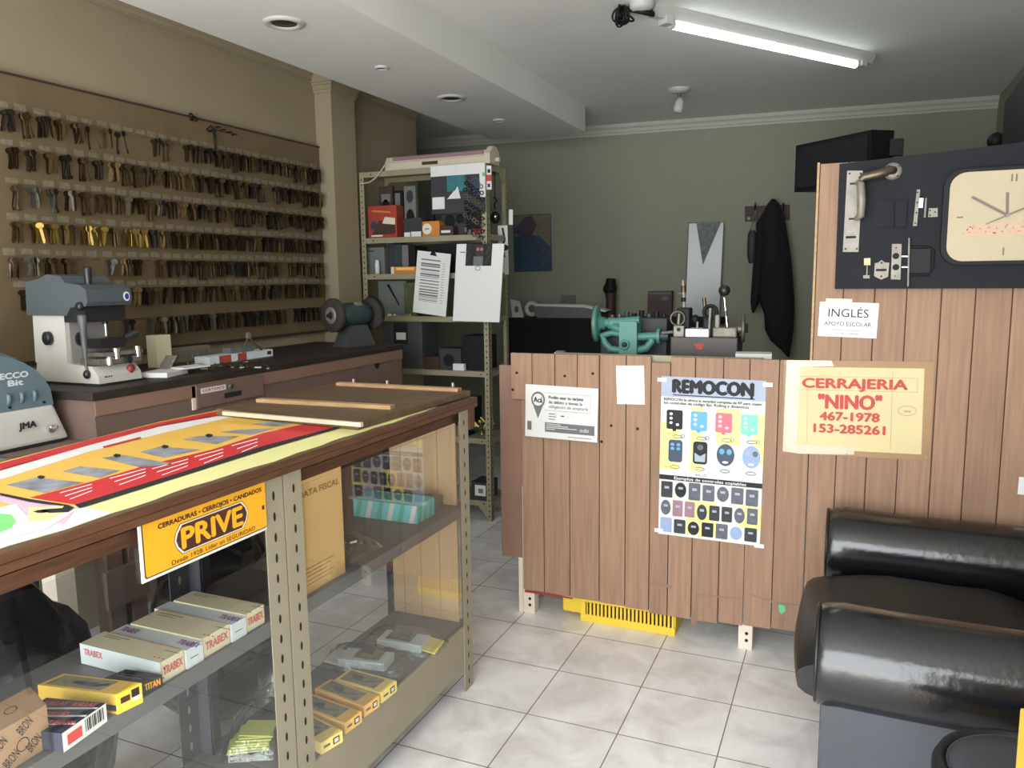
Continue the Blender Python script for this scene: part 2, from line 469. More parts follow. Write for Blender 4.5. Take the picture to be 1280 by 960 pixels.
# ================================================================ the shop itself
XL, XR, YF, YB, HC = -3.05, 0.95, -1.4, 6.68, 2.81
def yback(x): return YB + 0.0817 * (x + 2.1)
NB = Vector((0.0817, -1, 0)).normalized()          # out of the back wall, into the room
UB = Vector((1, 0.0817, 0)).normalized()
def PB(u, v, off=0.0):
    d = ray(u, v); p0 = Vector((-2.1, YB, 0)) + NB * off
    return O + d * ((p0 - O).dot(NB) / d.dot(NB))
b = MB(); b.b2((-3.9, -1.6, -0.08), (1.1, 7.1, 0), 'floor_tile'); struct('floor', b)
b = MB(); b.b2((-3.9, -1.6, HC), (1.1, 7.1, HC + 0.08), 'ceiling_white'); struct('ceiling', b)
b = MB(); b.b2((XL - 0.1, -1.6, 0), (XL, 5.31, HC), 'plaster_tan'); b.b2((-3.75, 5.21, 0), (XL - 0.1, 5.31, HC), 'plaster_back')
b.b2((-3.85, 5.21, 0), (-3.75, 6.75, HC), 'plaster_back'); struct('wall_left', b)
b = MB(); b.prism([(-3.85, yback(-3.85)), (1.1, yback(1.1)), (1.1, yback(1.1) + 0.1), (-3.85, yback(-3.85) + 0.1)], (0, 0, 0), (1, 0, 0), (0, 1, 0), (0, 0, HC), 'plaster_back'); struct('wall_back', b)
b = MB(); b.b2((XR, -1.6, 0), (XR + 0.1, 7.0, HC), 'plaster_back'); struct('wall_right', b)
b = MB(); b.b2((-3.9, -1.5, 0), (-2.9, YF, HC), 'plaster_tan'); b.b2((0.9, -1.5, 0), (1.1, YF, HC), 'plaster_tan'); b.b2((-2.9, -1.5, 2.6), (0.9, YF, HC), 'plaster_tan'); struct('wall_front', b)
# dropped ceiling strip along the left side
b = MB(); b.b2((-2.66, -1.5, 2.62), (-1.895, 5.86, HC), 'ceiling_white'); struct('trim_1', b)
# column against the left wall with a moulded head
b = MB(); b.b2((XL - 0.02, 4.085, 0), (-2.93, 4.33, HC), 'plaster_tan')
for k, (z0, z1, e) in enumerate([(2.655, 2.675, 0.008), (2.675, 2.70, 0.016), (2.70, 2.715, 0.024), (2.715, HC, 0.034)]):
    b.b2((XL - 0.02, 4.085 - e, z0), (-2.93 + e, 4.33 + e, z1), 'plaster_tan')
struct('trim_2', b)
PROF = [(0, 0), (0.01, 0), (0.01, 0.016), (0.02, 0.024), (0.024, 0.044), (0.042, 0.06), (0.046, 0.085), (0, 0.085)]
b = MB(); b.prism(PROF, (-3.75, yback(-3.75), HC - 0.085), NB, (0, 0, 1), UB * 4.85, 'cornice'); struct('trim_3', b)
b = MB(); b.prism(PROF, (XL, -1.4, HC - 0.085), (1, 0, 0), (0, 0, 1), (0, 5.485, 0), 'plaster_tan')
b.prism(PROF, (XL, 4.33, HC - 0.085), (1, 0, 0), (0, 0, 1), (0, 0.98, 0), 'plaster_tan'); struct('trim_4', b)

# ---------------------------------------------------------------- ceiling fittings
def downlight(p, r, label, big):
    t = thing('downlight', p, label, 'ceiling light', 'recessed lights in the dropped ceiling')
    b = MB(); b.lathe([(r * 0.62, 0.0), (r * 0.66, -0.006), (r * 0.8, -0.012), (r, -0.008), (r * 1.03, 0.0)], 'fixture_white', p, (0, 0, 1)); b.build('trim_ring', t)
    b = MB(); b.lathe([(r * 0.66, -0.003), (r * 0.5, 0.0), (0.0, 0.0)], 'downlight_dark', p + Vector((0, 0, -0.001)), (0, 0, 1))
    if big: b.lathe([(r * 0.4, -0.004), (r * 0.2, -0.008), (0, -0.009)], 'bronze', p, (0, 0, 1))
    b.build('lamp', t)
downlight(PZ(355, 28, 2.62), 0.085, 'large round recessed light nearest the viewer in the dropped ceiling', 1)
downlight(PZ(477, 84, 2.62), 0.037, 'small round recessed light between the two large ones', 0)
downlight(PZ(564, 122, 2.62), 0.085, 'large round recessed light above the metal shelf unit', 1)
downlight(PZ(624, 150, 2.62), 0.045, 'small round recessed light farthest back near the back wall', 0)
# fluorescent batten
a = PZ(842, 27, 2.76); e = PZ(1069, 77, 2.76); d = (e - a).normalized(); sd = d.cross(Vector((0, 0, 1))).normalized()
t = thing('fluorescent_light', (a + e) / 2 + Vector((0, 0, 0.05)), 'lit white fluorescent tube light on the ceiling', 'ceiling light')
b = MB(); s0 = a - d * 0.16; s1 = e + d * 0.13
b.prism([(-0.045, 0.05), (0.045, 0.05), (0.045, 0.035), (0.02, 0.0), (-0.02, 0.0), (-0.045, 0.035)], s0 + Vector((0, 0, 0)), sd, (0, 0, 1), s1 - s0, 'fixture_white'); b.build('housing', t)
b = MB(); b.cyl(a - Vector((0, 0, 0.015)), e - Vector((0, 0, 0.015)), 0.021, 'tube_glow', n=16); b.build('glowing_tube', t)
for q, s in ((a, -1), (e, 1)):
    b = MB(); b.cyl(q - Vector((0, 0, 0.015)), q + d * s * 0.02 - Vector((0, 0, 0.015)), 0.02, 'fixture_white'); b.box(q + d * s * 0.05 + Vector((0, 0, -0.002)), (0.05, 0.06, 0.045), 'fixture_white', (0, 0, math.atan2(d.y, d.x)), 0.005); b.build('tube_holder', t)
p = PZ(802, 4, 2.80)
b = MB(); b.lathe([(0.0, -0.035), (0.04, -0.032), (0.055, -0.02), (0.06, 0.01)], 'fixture_white', p, (0, 0, 1)); b.build('junction_cap', t)
b = MB(); q = PZ(778, 18, 2.77)
for k in range(12):
    c = q + Vector((random.uniform(-0.02, 0.03), random.uniform(-0.02, 0.02), random.uniform(-0.02, 0.01)))
    b.torus(c, (random.uniform(-1, 1), random.uniform(-1, 1), random.uniform(-.4, .4)), random.uniform(0.022, 0.042), 0.0048, 'black', 14, 6)
b.tube([q + Vector((0, 0, 0.0)), q + Vector((0.03, 0, 0.02)), p + Vector((-0.02, 0, -0.03)), p + Vector((0.05, 0.02, -0.05)), s0 + Vector((0, 0, 0.02))], 0.013, 'black', 8)
b.build('loose_cable', t)
# little white spot lamp
p = PZ(849, 111, HC)
t = thing('spot_lamp', p, 'small white swivel spot lamp on the ceiling behind the tube light', 'spot lamp')
b = MB(); b.lathe([(0.0, -0.03), (0.05, -0.026), (0.072, -0.012), (0.075, 0.0)], 'fixture_white', p, (0, 0, 1)); b.build('ceiling_plate', t)
b = MB(); b.cyl(p + Vector((0, 0, -0.02)), p + Vector((0, 0, -0.07)), 0.01, 'old_steel'); b.build('stem', t)
b = MB(); b.lathe([(0.0, 0.0), (0.018, 0.0), (0.03, 0.03), (0.034, 0.07), (0.028, 0.1), (0.0, 0.104)], 'fixture_white', p + Vector((0.012, -0.01, -0.065)), (-0.15, -0.25, -1)); b.build('lamp_head', t)

# ================================================================ partition of painted planks
YP = 3.15
HP, BP = 1.205, 0.113
t_low = thing('counter_partition', (-0.74, YP, 0), 'low counter front of pink-brown painted vertical planks with papers stuck on', 'counter')
b = MB()
edges = [-1.315, -1.212, -1.09, -0.955, -0.84, -0.735, -0.655, -0.555, -0.445, -0.345, -0.235, -0.118]
bots = [0.118, 0.117, 0.115, 0.112, 0.108, 0.1, 0.1, 0.1, 0.108, 0.112, 0.118]
for k in range(len(edges) - 1):
    x0, x1 = edges[k], edges[k + 1]
    top = 1.03 if x1 <= -0.95 else (1.18 if k in (5,) else HP)
    b.box(((x0 + x1) / 2, YP + 0.009, (bots[k] + top) / 2), (x1 - x0 - 0.003, 0.018, top - bots[k]), 'plank', None, 0.003)
b.b2((-1.31, YP + 0.0182, 0.13), (-0.12, YP + 0.022, 1.02), 'plank_dark'); b.b2((-0.95, YP + 0.0182, 1.0), (-0.12, YP + 0.022, 1.17), 'plank_dark'); b.build('plank_panel', t_low)
b = MB()
for x0, x1 in ((-1.357, -1.255), (-1.255, -1.15), (-1.15, -1.048), (-1.048, -0.952)):
    b.box(((x0 + x1) / 2, YP - 0.009, (1.0 + HP) / 2), (x1 - x0 - 0.003, 0.018, HP - 1.0), 'plank', None, 0.003)
b.build('top_plank_strip', t_low)
b = MB(); b.box((-1.37, YP + 0.03, (0.257 + 1.145) / 2), (0.118, 0.02, 1.145 - 0.257), 'plank_dark', None, 0.003); b.build('side_plank', t_low, 'darker end board set back')
b = MB()
for (u, v) in ((646, 466), (641, 487), (706, 470), (741, 467), (764, 532), (797, 536), (752, 552), (700, 520)):
    p = PY(u, v, YP - (0.019 if v < 500 and u < 745 else 0.001)); b.cyl(p, p + Vector((0, -0.002, 0)), 0.006, 'hole_black', n=10)
b.build('nail_hole', t_low)
for (x, name) in ((-1.295, 'foot'), (-0.335, 'foot')):
    b = MB(); b.b2((x - 0.028, YP + 0.018, 0), (x + 0.028, YP + 0.07, 0.6), 'post_white', 0.002)
    for dz in (0.04, 0.07): b.cyl((x + 0.005, YP + 0.019, dz), (x + 0.005, YP + 0.0165, dz), 0.007, 'hole_black', n=10)
    b.build(name, t_low)
b = MB(); b.b2((-1.345, YP + 0.02, 0.0), (-1.325, YP + 0.06, 0.26), 'post_white'); b.build('foot', t_low)
b = MB(); b.b2((-1.33, YP + 0.024, 1.10), (-0.12, YP + 0.62, 1.135), 'shelf_cream', 0.003); b.build('bench_top', t_low)
b = MB()
for x in (-1.25, -0.2): b.b2((x - 0.03, YP + 0.55, 0), (x + 0.03, YP + 0.61, 1.10), 'post_white')
b.build('back_post', t_low)
b = MB(); b.b2((-1.16, YP + 0.03, 1.136), (-0.30, YP + 0.055, 1.206), 'shelf_cream'); b.build('pale_rail', t_low, 'pale wooden rail behind the plank tops')
b = MB(); s = Sheet(b, (0, YP, 0), (1, 0, 0), (0, 0, 1), 1, 1)
for pts in ([(812, 727), (826, 728), (841, 732), (840, 736), (824, 732), (812, 731)], [(868, 742), (905, 745), (930, 747), (930, 749), (900, 747), (868, 744)], [(935, 741), (975, 753), (999, 755), (999, 757), (972, 755), (935, 743)], [(866, 766), (870, 770), (869, 781), (864, 781), (863, 772)], [(975, 768), (981, 770), (980, 782), (976, 786), (972, 780)], [(871, 755), (872, 755), (871, 780), (869.5, 780)], [(656, 737), (685, 741), (716, 747), (716, 749), (684, 744), (656, 740)]):
    s.poly([(PY(u, v, YP).x, PY(u, v, YP).z) for u, v in pts], 'plank_dark' if pts[0][0] != 656 else 'red_knob', 1.5)
b.build('wear_mark', t_low, 'bare worn scratches near the lower edge')
b = MB(); p = PY(977, 762, YP - 0.0012); b.poly([p + Vector((dx, 0, dz)) for dx, dz in ((-0.012, 0.02), (0.012, 0.018), (0.014, -0.004), (0.0, -0.02), (-0.01, -0.006))], 'green_mark'); b.build('paint_mark', t_low)

t_tall = thing('tall_partition', (0.4, YP, 0), 'tall pink-brown plank partition behind the armchair and below the dark board', 'partition')
b = MB(); xs = [-0.118, -0.02, 0.085, 0.19, 0.30, 0.405, 0.515, 0.625, 0.735, 0.845, 0.945]
for x0, x1 in zip(xs, xs[1:]):
    b.box(((x0 + x1) / 2, YP + 0.009, (0.1 + 1.93) / 2), (x1 - x0 - 0.003, 0.018, 1.83), 'plank', None, 0.003)
b.b2((-0.11, YP + 0.0182, 0.11), (0.94, YP + 0.022, 1.92), 'plank_dark'); b.build('plank_panel', t_tall)
b = MB(); b.b2((-0.127, YP - 0.002, 1.205), (-0.119, YP + 0.04, 1.935), 'batten'); b.build('edge_strip', t_tall, 'raw wood strip along the free edge')
b = MB()
for x in (-0.09, 0.9): b.b2((x - 0.025, YP + 0.019, 0), (x + 0.025, YP + 0.07, 1.9), 'post_white')
b.build('back_post', t_tall)

# ---------------------------------------------------------------- papers on the partition
def paper(name, u0, v0, u1, v1, ub, vb, y, m, label, cat, th=0.0015, group=None):
    """flat sheet on the plane y: upper left, upper right and lower left corners as sighted"""
    a = PY(u0, v0, y); c = PY(u1, v1, y); d = PY(ub, vb, y)
    w = (c - a).length; h = (a - d).length
    ux = (c - a).normalized(); uy = (a - d); uy = (uy - ux * uy.dot(ux)).normalized()
    mb = MB(); sh = sheet_box(mb, a - uy * h, ux, uy, w, h, th, m)
    return mb, sh, dict(name=name, label=label, cat=cat, group=group)
def done(mb, i): return mb.build(i['name'], None, i['label'], i['cat'], i['group'])

# notice with the location pin
mb, s, i = paper('notice', 657, 480, 748, 486, 657, 545, YP - 0.020, 'paper', 'white card-payment notice with grey location pin on the plank counter', 'notice')
w, h = s.w, s.h
px, py = w * 0.18, h * 0.72
s.poly([(px - w * 0.085, py - h * 0.05), (px, h * 0.36), (px + w * 0.085, py - h * 0.05)], 'ink_grey'); s.disc(px, py, w * 0.098, h * 0.155, 'ink_grey', 2); s.disc(px, py, w * 0.075, h * 0.115, 'paper', 3)
s.text('Acá', px, py - h * 0.05, h * 0.1, 'ink', w * 0.12, 4, bold=0.0012)
s.line([(w * 0.27, h * 0.86), (w * 0.9, h * 0.86), (w * 0.9, h * 0.53), (w * 0.27, h * 0.53)], 0.0012, 'ink_grey')
s.text('Podés usar tu tarjeta', w * 0.33, h * 0.755, h * 0.055, 'ink', w * 0.47, 2, 'l', bold=0.0007)
s.text('de débito y tienes la', w * 0.33, h * 0.665, h * 0.055, 'ink', w * 0.46, 2, 'l', bold=0.0004)
s.text('obligación de aceptarla', w * 0.33, h * 0.58, h * 0.055, 'ink', w * 0.54, 2, 'l')
for k in range(3): s.rect(w * 0.33, h * (0.36 + 0.05 * k), w * (0.42 + 0.015 * (k % 2)), h * (0.375 + 0.05 * k), 'ink_grey')
s.rect(w * 0.5, h * 0.43, w * 0.545, h * 0.45, 'ink'); s.rect(w * 0.6, h * 0.4, w * 0.603, h * 0.44, 'ink_grey'); s.rect(w * 0.66, h * 0.4, w * 0.663, h * 0.44, 'ink_grey')
s.rect(w * 0.28, h * 0.12, w * 0.96, h * 0.30, 'ink_grey'); s.rect(w * 0.03, h * 0.13, w * 0.09, h * 0.30, 'ink_grey')
for k, q in enumerate((0.2, 0.3, 0.42, 0.12)): s.rect(w * 0.3, h * (0.265 - 0.032 * k), w * (0.3 + q), h * (0.277 - 0.032 * k), 'paper', 2)
s.text('odo', w * 0.82, h * 0.17, h * 0.07, 'paper', w * 0.12, 2, shear=0.2)
s.rect(w * 0.6, h * 0.05, w * 0.92, h * 0.062, 'ink_grey')
done(mb, i)
mb, s, i = paper('blank_paper', 770, 457, 805, 457, 770, 505, YP - 0.0025, 'white', 'small blank white paper near the top of the plank counter', 'paper'); done(mb, i)

# remote control poster
a = PY(823, 470, YP - 0.004); a2 = PY(958, 476, YP - 0.004); bl = PY(823, 664, YP - 0.004)
mb, s, i = paper('wall_poster', 827, 470, 958, 476, 823, 667, YP - 0.003, 'paper', 'tall colourful poster of remote controls in rows on the plank counter', 'poster')
w, h = s.w, s.h
s.rect(0.0, h * 0.875, w, h, 'poster_grey')
s.text('REMOCON', w * 0.5, h * 0.905, h * 0.075, 'ink', w * 0.76, 3, bold=0.0056)
s.rect(w * 0.12, h * 0.885, w * 0.9, h * 0.891, 'ink', 2); s.rect(w * 0.86, h * 0.885, w * 0.885, h * 0.955, 'ink', 2)
s.text('REMOCON le ofrece la variedad completa de RF para copiar', w * 0.03, h * 0.852, h * 0.016, 'ink', w * 0.94, 3, 'l', bold=0.0004)
s.text('los controles de código fijo, Rolling y dinámicos', w * 0.03, h * 0.83, h * 0.016, 'ink', w * 0.82, 3, 'l', bold=0.0004)
for k in range(10): s.rect(w * (0.0 if k % 2 else 0.0), h * (0.42 + 0.03 * k), w * 0.2, h * (0.45 + 0.03 * k), 'poster_yellow')
s.rect(w * 0.3, h * 0.42, w * 0.42, h * 0.82, 'poster_yellow'); s.rect(w * 0.55, h * 0.6, w * 0.78, h * 0.82, 'poster_yellow'); s.rect(w * 0.9, h * 0.5, w, h * 0.8, 'poster_yellow')
for k, c in enumerate(('ink', 'poster_blue', 'poster_pink', 'poster_mint')):
    x = w * (0.14 + 0.24 * k); y = h * 0.735
    s.rrect(x - w * 0.08, y - h * 0.06, x + w * 0.08, y + h * 0.06, w * 0.02, c, 2)
    for dx, dy in ((-0.035, 0.035), (-0.035, 0.008), (-0.035, -0.02), (0.03, -0.03)): s.disc(x + w * dx, y + h * dy, w * 0.017, h * 0.009, 'paper', 3, 10)
    s.rrect(x - w * 0.018, y - h * 0.072, x + w * 0.018, y - h * 0.058, w * 0.004, c, 2)
    s.ring(x + w * 0.03, y - h * 0.105, w * 0.05, h * 0.012, w * 0.008, 'ink_grey', 2, 12); s.ring(x + w * 0.085, y - h * 0.1, w * 0.02, h * 0.014, w * 0.006, 'ink_grey', 2, 10)
    x = w * (0.155 + 0.245 * k); y = h * 0.54; c = ('poster_navy', 'ink', 'poster_navy', 'poster_lightblue')[k]
    if k < 2: s.rrect(x - w * 0.07, y - h * 0.07, x + w * 0.07, y + h * 0.07, w * 0.03, c, 2)
    else: s.disc(x, y, w * 0.085, h * 0.068, c, 2)
    if k == 0:
        for dx, dy in ((-0.03, 0.04), (0.03, 0.04), (-0.03, 0.015), (0.03, 0.015)): s.disc(x + w * dx, y + h * dy, w * 0.02, h * 0.01, 'poster_blue', 3, 10)
    elif k == 1:
        s.poly([(x - w * 0.055, y), (x, y - h * 0.02), (x + w * 0.055, y), (x + w * 0.05, y - h * 0.055), (x - w * 0.05, y - h * 0.055)], 'poster_grey', 3); s.disc(x, y + h * 0.035, w * 0.03, h * 0.018, 'remote_grey', 3, 12)
    else:
        s.disc(x - w * 0.035, y + h * 0.02, w * 0.025, h * 0.018, 'poster_blue' if k == 2 else 'poster_grey', 3, 12); s.disc(x + w * 0.035, y + h * 0.02, w * 0.025, h * 0.018, 'poster_blue' if k == 2 else 'ink_grey', 3, 12); s.disc(x, y - h * 0.045, w * 0.03, h * 0.008, 'paper', 3, 12)
    s.ring(x, y - h * 0.1, w * 0.05, h * 0.012, w * 0.008, 'ink_grey', 2, 12)
s.text('RMC-22', w * 0.07, h * 0.64, h * 0.012, 'ink', None, 2, 'l'); s.text('RMC-112', w * 0.06, h * 0.43, h * 0.012, 'ink', None, 2, 'l'); s.text('RMC-172', w * 0.36, h * 0.395, h * 0.012, 'ink', None, 2, 'l')
s.rect(0, h * 0.355, w, h * 0.385, 'ink', 2); s.text('Ejemplos de controles copiables', w * 0.5, h * 0.362, h * 0.017, 'paper', w * 0.7, 3, bold=0.0005)
s.rect(w * 0.28, 0.02 * h, w * 0.58, h * 0.24, 'poster_yellow'); s.rect(w * 0.8, 0.1 * h, w, h * 0.24, 'poster_yellow')
random.seed(3)
for r_, (y0, y1, n) in enumerate(((0.245, 0.345, 7), (0.125, 0.225, 8), (0.02, 0.11, 7))):
    for k in range(n):
        x0 = w * (0.02 + 0.97 * k / n); x1 = x0 + w * 0.97 / n * 0.84; ya = h * (y0 - 0.006 + random.uniform(0, 0.01)); yb_ = h * (y1 + 0.004 - random.uniform(0, 0.01))
        c = random.choice(('remote_grey', 'remote_grey', 'grey_dark', 'grey_dark', 'ink', 'poster_lightblue', 'remote_mauve' if r_ else 'remote_grey'))
        if (k + r_) % 3 == 1: s.disc((x0 + x1) / 2, (ya + yb_) / 2, (x1 - x0) / 2, (yb_ - ya) / 2, c, 2, 14)
        else: s.rrect(x0, ya, x1, yb_, w * 0.012, c, 2)
        s.rect(x0 + (x1 - x0) * 0.3, ya + (yb_ - ya) * 0.55, x0 + (x1 - x0) * 0.7, ya + (yb_ - ya) * 0.7, 'poster_grey', 3)
for (tx, ty) in ((-0.04 * w, 0.965 * h), (0.97 * w, 0.965 * h), (-0.04 * w, 0.01 * h), (0.95 * w, -0.01 * h)): s.rect(tx, ty, tx + w * 0.09, ty + h * 0.025, 'white', 4)
done(mb, i)
random.seed(11)
# INGLES notice
mb, s, i = paper('notice', 1025, 377, 1099, 379, 1023, 420, YP - 0.003, 'white', 'small white INGLÉS notice taped below the dark board', 'notice')
w, h = s.w, s.h
s.text('INGLÉS', w * 0.5, h * 0.58, h * 0.23, 'ink', w * 0.68, 2); s.text('APOYO ESCOLAR', w * 0.5, h * 0.32, h * 0.12, 'ink', w * 0.8, 2)
s.text('Primario - Secundario', w * 0.5, h * 0.18, h * 0.05, 'ink_grey', w * 0.48, 2); s.text('Tel 466 - 15685461', w * 0.5, h * 0.08, h * 0.05, 'ink_grey', w * 0.42, 2)
s.rect(w * 0.1, h * 0.99, w * 0.55, h * 1.1, 'tape', 1)
done(mb, i)
# big yellowed sign
mb, s, i = paper('shop_sign', 980, 450, 1168, 452, 980, 566, YP - 0.003, 'sign_border', 'large yellowed card sign with red letters and telephone numbers spanning both partitions', 'sign', 0.002)
w, h = s.w, s.h
s.rect(w * 0.02, h * 0.06, w * 0.94, h * 0.93, 'sign_card', 1)
s.poly([(0, 0.02 * h), (w * 0.12, 0), (w * 0.5, h * 0.02), (w * 0.5, h * 0.1), (w * 0.1, h * 0.1), (w * 0.12, h * 0.93), (w * 0.35, h * 0.94), (w * 0.33, h), (w * 0.02, h)], 'tape', 2)
s.text('CERRAJERIA', w * 0.485, h * 0.715, h * 0.095, 'ink_red', w * 0.70, 4, bold=0.0028)
s.text('"NINO"', w * 0.46, h * 0.50, h * 0.14, 'ink_red', w * 0.42, 4, bold=0.0034)
s.text('467-1978', w * 0.46, h * 0.375, h * 0.085, 'ink_red', w * 0.4, 4, bold=0.0024)
s.text('153-285261', w * 0.46, h * 0.245, h * 0.085, 'ink_red', w * 0.48, 4, bold=0.0024)
s.line([(w * 0.08, h * 0.83), (w * 0.9, h * 0.83), (w * 0.9, h * 0.69), (w * 0.08, h * 0.69)], 0.0008, 'ink_grey', 3)
s.line([(w * 0.74, h * 0.9), (w * 0.74, h * 0.1)], 0.0008, 'ink_grey', 3); s.line([(w * 0.17, h * 0.8), (w * 0.17, h * 0.12)], 0.0006, 'ink_grey', 3)
s.ring(w * 0.84, h * 0.5, w * 0.06, h * 0.05, 0.0012, 'ink_grey', 3); s.text('nino', w * 0.84, h * 0.485, h * 0.025, 'ink_grey', None, 4)
for (x, y) in ((0.01, 0.97), (0.98, 0.95), (0.97, 0.03), (0.45, 0.02)): s.disc(w * x, h * y, 0.004, 0.004, 'nickel', 4, 8)
done(mb, i)
# ================================================================ dark sample board, clock, black boxes up high
yb = YP - 0.036
bd = thing('sample_board', (0.4, yb + 0.015, 1.476), 'dark grey board of door handles and locks hung on the tall partition', 'display board')
b = MB(); b.prism([(-0.05, 1.476), (0.86, 1.474), (0.86, 1.975), (-0.052, 1.921)], (0, yb, 0), (1, 0, 0), (0, 0, 1), (0, 0.034, 0), 'dark_board'); b.build('panel', bd)
def plate(poly, m, th, name, label=None, extra=None, y=None):
    y = yb if y is None else y
    pts = [PY(u, v, y) for u, v in poly]
    mb = MB(); mb.prism([(p.x, p.z) for p in pts], (0, y, 0), (1, 0, 0), (0, 0, 1), (0, -th, 0), m)
    if extra: extra(mb, y - th)
    return mb.build(name, bd, label)
def screws(pts, r=0.0035, m='ink'):
    def f(mb, y):
        for u, v in pts: p = PY(u, v, y); mb.cyl(p, p + Vector((0, -0.001, 0)), r, m, n=8)
    return f
def slots(sl, sc):
    def f(mb, y):
        for u, v, w_, h_ in sl: p = PY(u, v, y - 0.0004); mb.box(p, (w_, 0.0008, h_), 'hole_black')
        screws(sc)(mb, y)
    return f
hp = plate([(1059, 213.5), (1078.5, 213.5), (1073, 315), (1053.5, 315)], 'nickel', 0.004, 'handle_plate', 'pale worn backplate', slots([(1067, 229.5, 0.024, 0.006), (1065.5, 273.5, 0.024, 0.006), (1063.5, 296.5, 0.034, 0.008)], [(1062, 217), (1076, 217), (1057, 311), (1071, 311)]))
b = MB(); b.tube([PY(u, v, yb - 0.004 - d) for u, v, d in ((1070, 229.5, 0), (1073, 228, 0.03), (1076, 230, 0.045), (1077, 250, 0.05), (1076, 270, 0.045), (1071, 273, 0.03), (1069, 273.5, 0))], [0.006, 0.009, 0.013, 0.014, 0.013, 0.009, 0.006], 'nickel', 12); b.build('pull_grip', bd)
c = PY(1116, 214, yb); b = MB(); b.lathe([(0.0, 0.012), (0.02, 0.012), (0.027, 0.008), (0.03, 0.0)], 'nickel', c, (0, -1, 0), 24)
for k in range(4):
    a = R(40 + 90 * k); p = c + Vector((math.cos(a) * 0.023, -0.0105, math.sin(a) * 0.023)); b.cyl(p, p + Vector((0, -0.001, 0)), 0.0035, 'ink', n=8)
b.build('rosette', bd)
b = MB(); b.tube([c, c + Vector((0, -0.035, 0)), c + Vector((-0.01, -0.045, 0)), PY(1098, 217.5, yb - 0.045), PY(1080, 221.5, yb - 0.045), PY(1076, 225, yb - 0.043)], [0.013, 0.013, 0.015, 0.016, 0.016, 0.013], 'bronze', 14); b.build('lever_handle', bd, 'dull bronze lever handle')
plate([(1146, 237), (1150, 237), (1146, 282.5), (1141, 282.5)], 'nickel', 0.004, 'strike_plate', None, screws([(1147, 240.5), (1146.5, 253), (1145.5, 266), (1144, 279)], 0.003))
plate([(1149, 248), (1154, 248), (1153, 260), (1148, 260)], 'steel', 0.012, 'latch_bolt'); plate([(1156.5, 247.5), (1158.5, 247.5), (1157, 272), (1154.5, 272)], 'old_steel', 0.004, 'latch_rail')
plate([(1161, 260.5), (1172, 260), (1172, 271), (1160, 271.5)], 'nickel', 0.003, 'small_strike', None, screws([(1162.5, 263), (1162.5, 269), (1169, 265)], 0.003))
plate([(1080, 323), (1088, 322.5), (1088, 331.5), (1080, 331.5)], 'sign_card', 0.006, 'key_head'); plate([(1083.2, 332), (1084.6, 332), (1084.2, 344), (1082.8, 344)], 'nickel', 0.003, 'key_stem'); plate([(1079, 344), (1087, 344), (1087, 348), (1079, 348)], 'nickel', 0.004, 'key_foot')
plate([(1093.5, 329), (1098, 328), (1102, 325), (1106, 328), (1111.5, 328.5), (1110, 346), (1106, 347.5), (1101.5, 349.5), (1097, 347.5), (1092.5, 345)], 'nickel', 0.004, 'escutcheon', None, slots([(1101.5, 337.5, 0.034, 0.008)], [(1102, 328.5), (1101.5, 345.5)]))
def holes(mb, y):
    for v in (320, 334): p = PY(1119.8, v, y); mb.cyl(p, p + Vector((0, -0.001, 0)), 0.011, 'hole_black', n=14)
    screws([(1120.3, 309.5), (1118.8, 345)], 0.0025)(mb, y)
plate([(1115, 305), (1127, 305), (1125.5, 349.5), (1113.5, 349)], 'nickel', 0.004, 'two_hole_plate', None, holes)
b = MB()
for v in (320.5, 334): b.cyl(PY(1127, v, yb - 0.012), PY(1136, v, yb - 0.012), 0.005, 'chrome', n=12)
b.build('dead_bolt', bd)
plate([(1135, 297.5), (1137, 297.5), (1135.5, 358), (1133.5, 358)], 'old_steel', 0.02, 'lock_face')
b = MB(); b.tube([PY(u, v, yb - 0.006) for u, v in ((1137, 309), (1160, 308.5), (1167, 313), (1166, 335), (1160, 344), (1137, 344))], 0.004, 'black', 8); b.build('lock_frame', bd)
plate([(1137, 311), (1163, 311), (1162, 341), (1137, 341)], 'black', 0.008, 'lock_case')
plate([(1093, 250), (1117, 248), (1117, 284), (1091, 284)], 'dark_board', 0.006, 'rim_lock', 'dark lock body', screws([(1097, 247 + 9), (1102, 265), (1102, 280)], 0.003)); plate([(1120, 252), (1134, 250), (1132, 284), (1118, 284)], 'dark_board', 0.012, 'rim_lock_keeper')

# clock
ck = PY(1258.9, 269.3, yb - 0.03); W2, H2 = 0.172, 0.148
t = thing('wall_clock', (ck.x, yb - 0.001, ck.z - H2), 'cream faced rounded square clock on the dark board', 'clock')
def rr(hw, hh, r, n=6):
    pts = []
    for cx, cy, a0 in ((hw - r, hh - r, 0), (-hw + r, hh - r, 90), (-hw + r, -hh + r, 180), (hw - r, -hh + r, 270)):
        for i in range(n + 1): a = R(a0 + 90 * i / n); pts.append((cx + r * math.cos(a), cy + r * math.sin(a)))
    return pts
b = MB(); b.prism(rr(W2 + 0.018, H2 + 0.012, 0.06), (ck.x, yb - 0.0005, ck.z), (1, 0, 0), (0, 0, 1), (0, -0.026, 0), 'black'); b.build('case', t)
b = MB(); b.prism(rr(W2, H2, 0.05), (ck.x, yb - 0.0265, ck.z), (1, 0, 0), (0, 0, 1), (0, -0.004, 0), 'clock_face')
s = Sheet(b, (ck.x, yb - 0.0305, ck.z), (1, 0, 0), (0, 0, 1), 1, 1)
s.rect(0.004, 0.11, 0.009, 0.134, 'clock_ink'); s.rect(0.017, 0.11, 0.022, 0.134, 'clock_ink'); s.rect(-0.147, -0.003, -0.128, 0.002, 'clock_ink'); s.rect(-0.006, -0.13, -0.001, -0.105, 'clock_ink'); s.rect(0.128, -0.003, 0.147, 0.002, 'clock_ink')
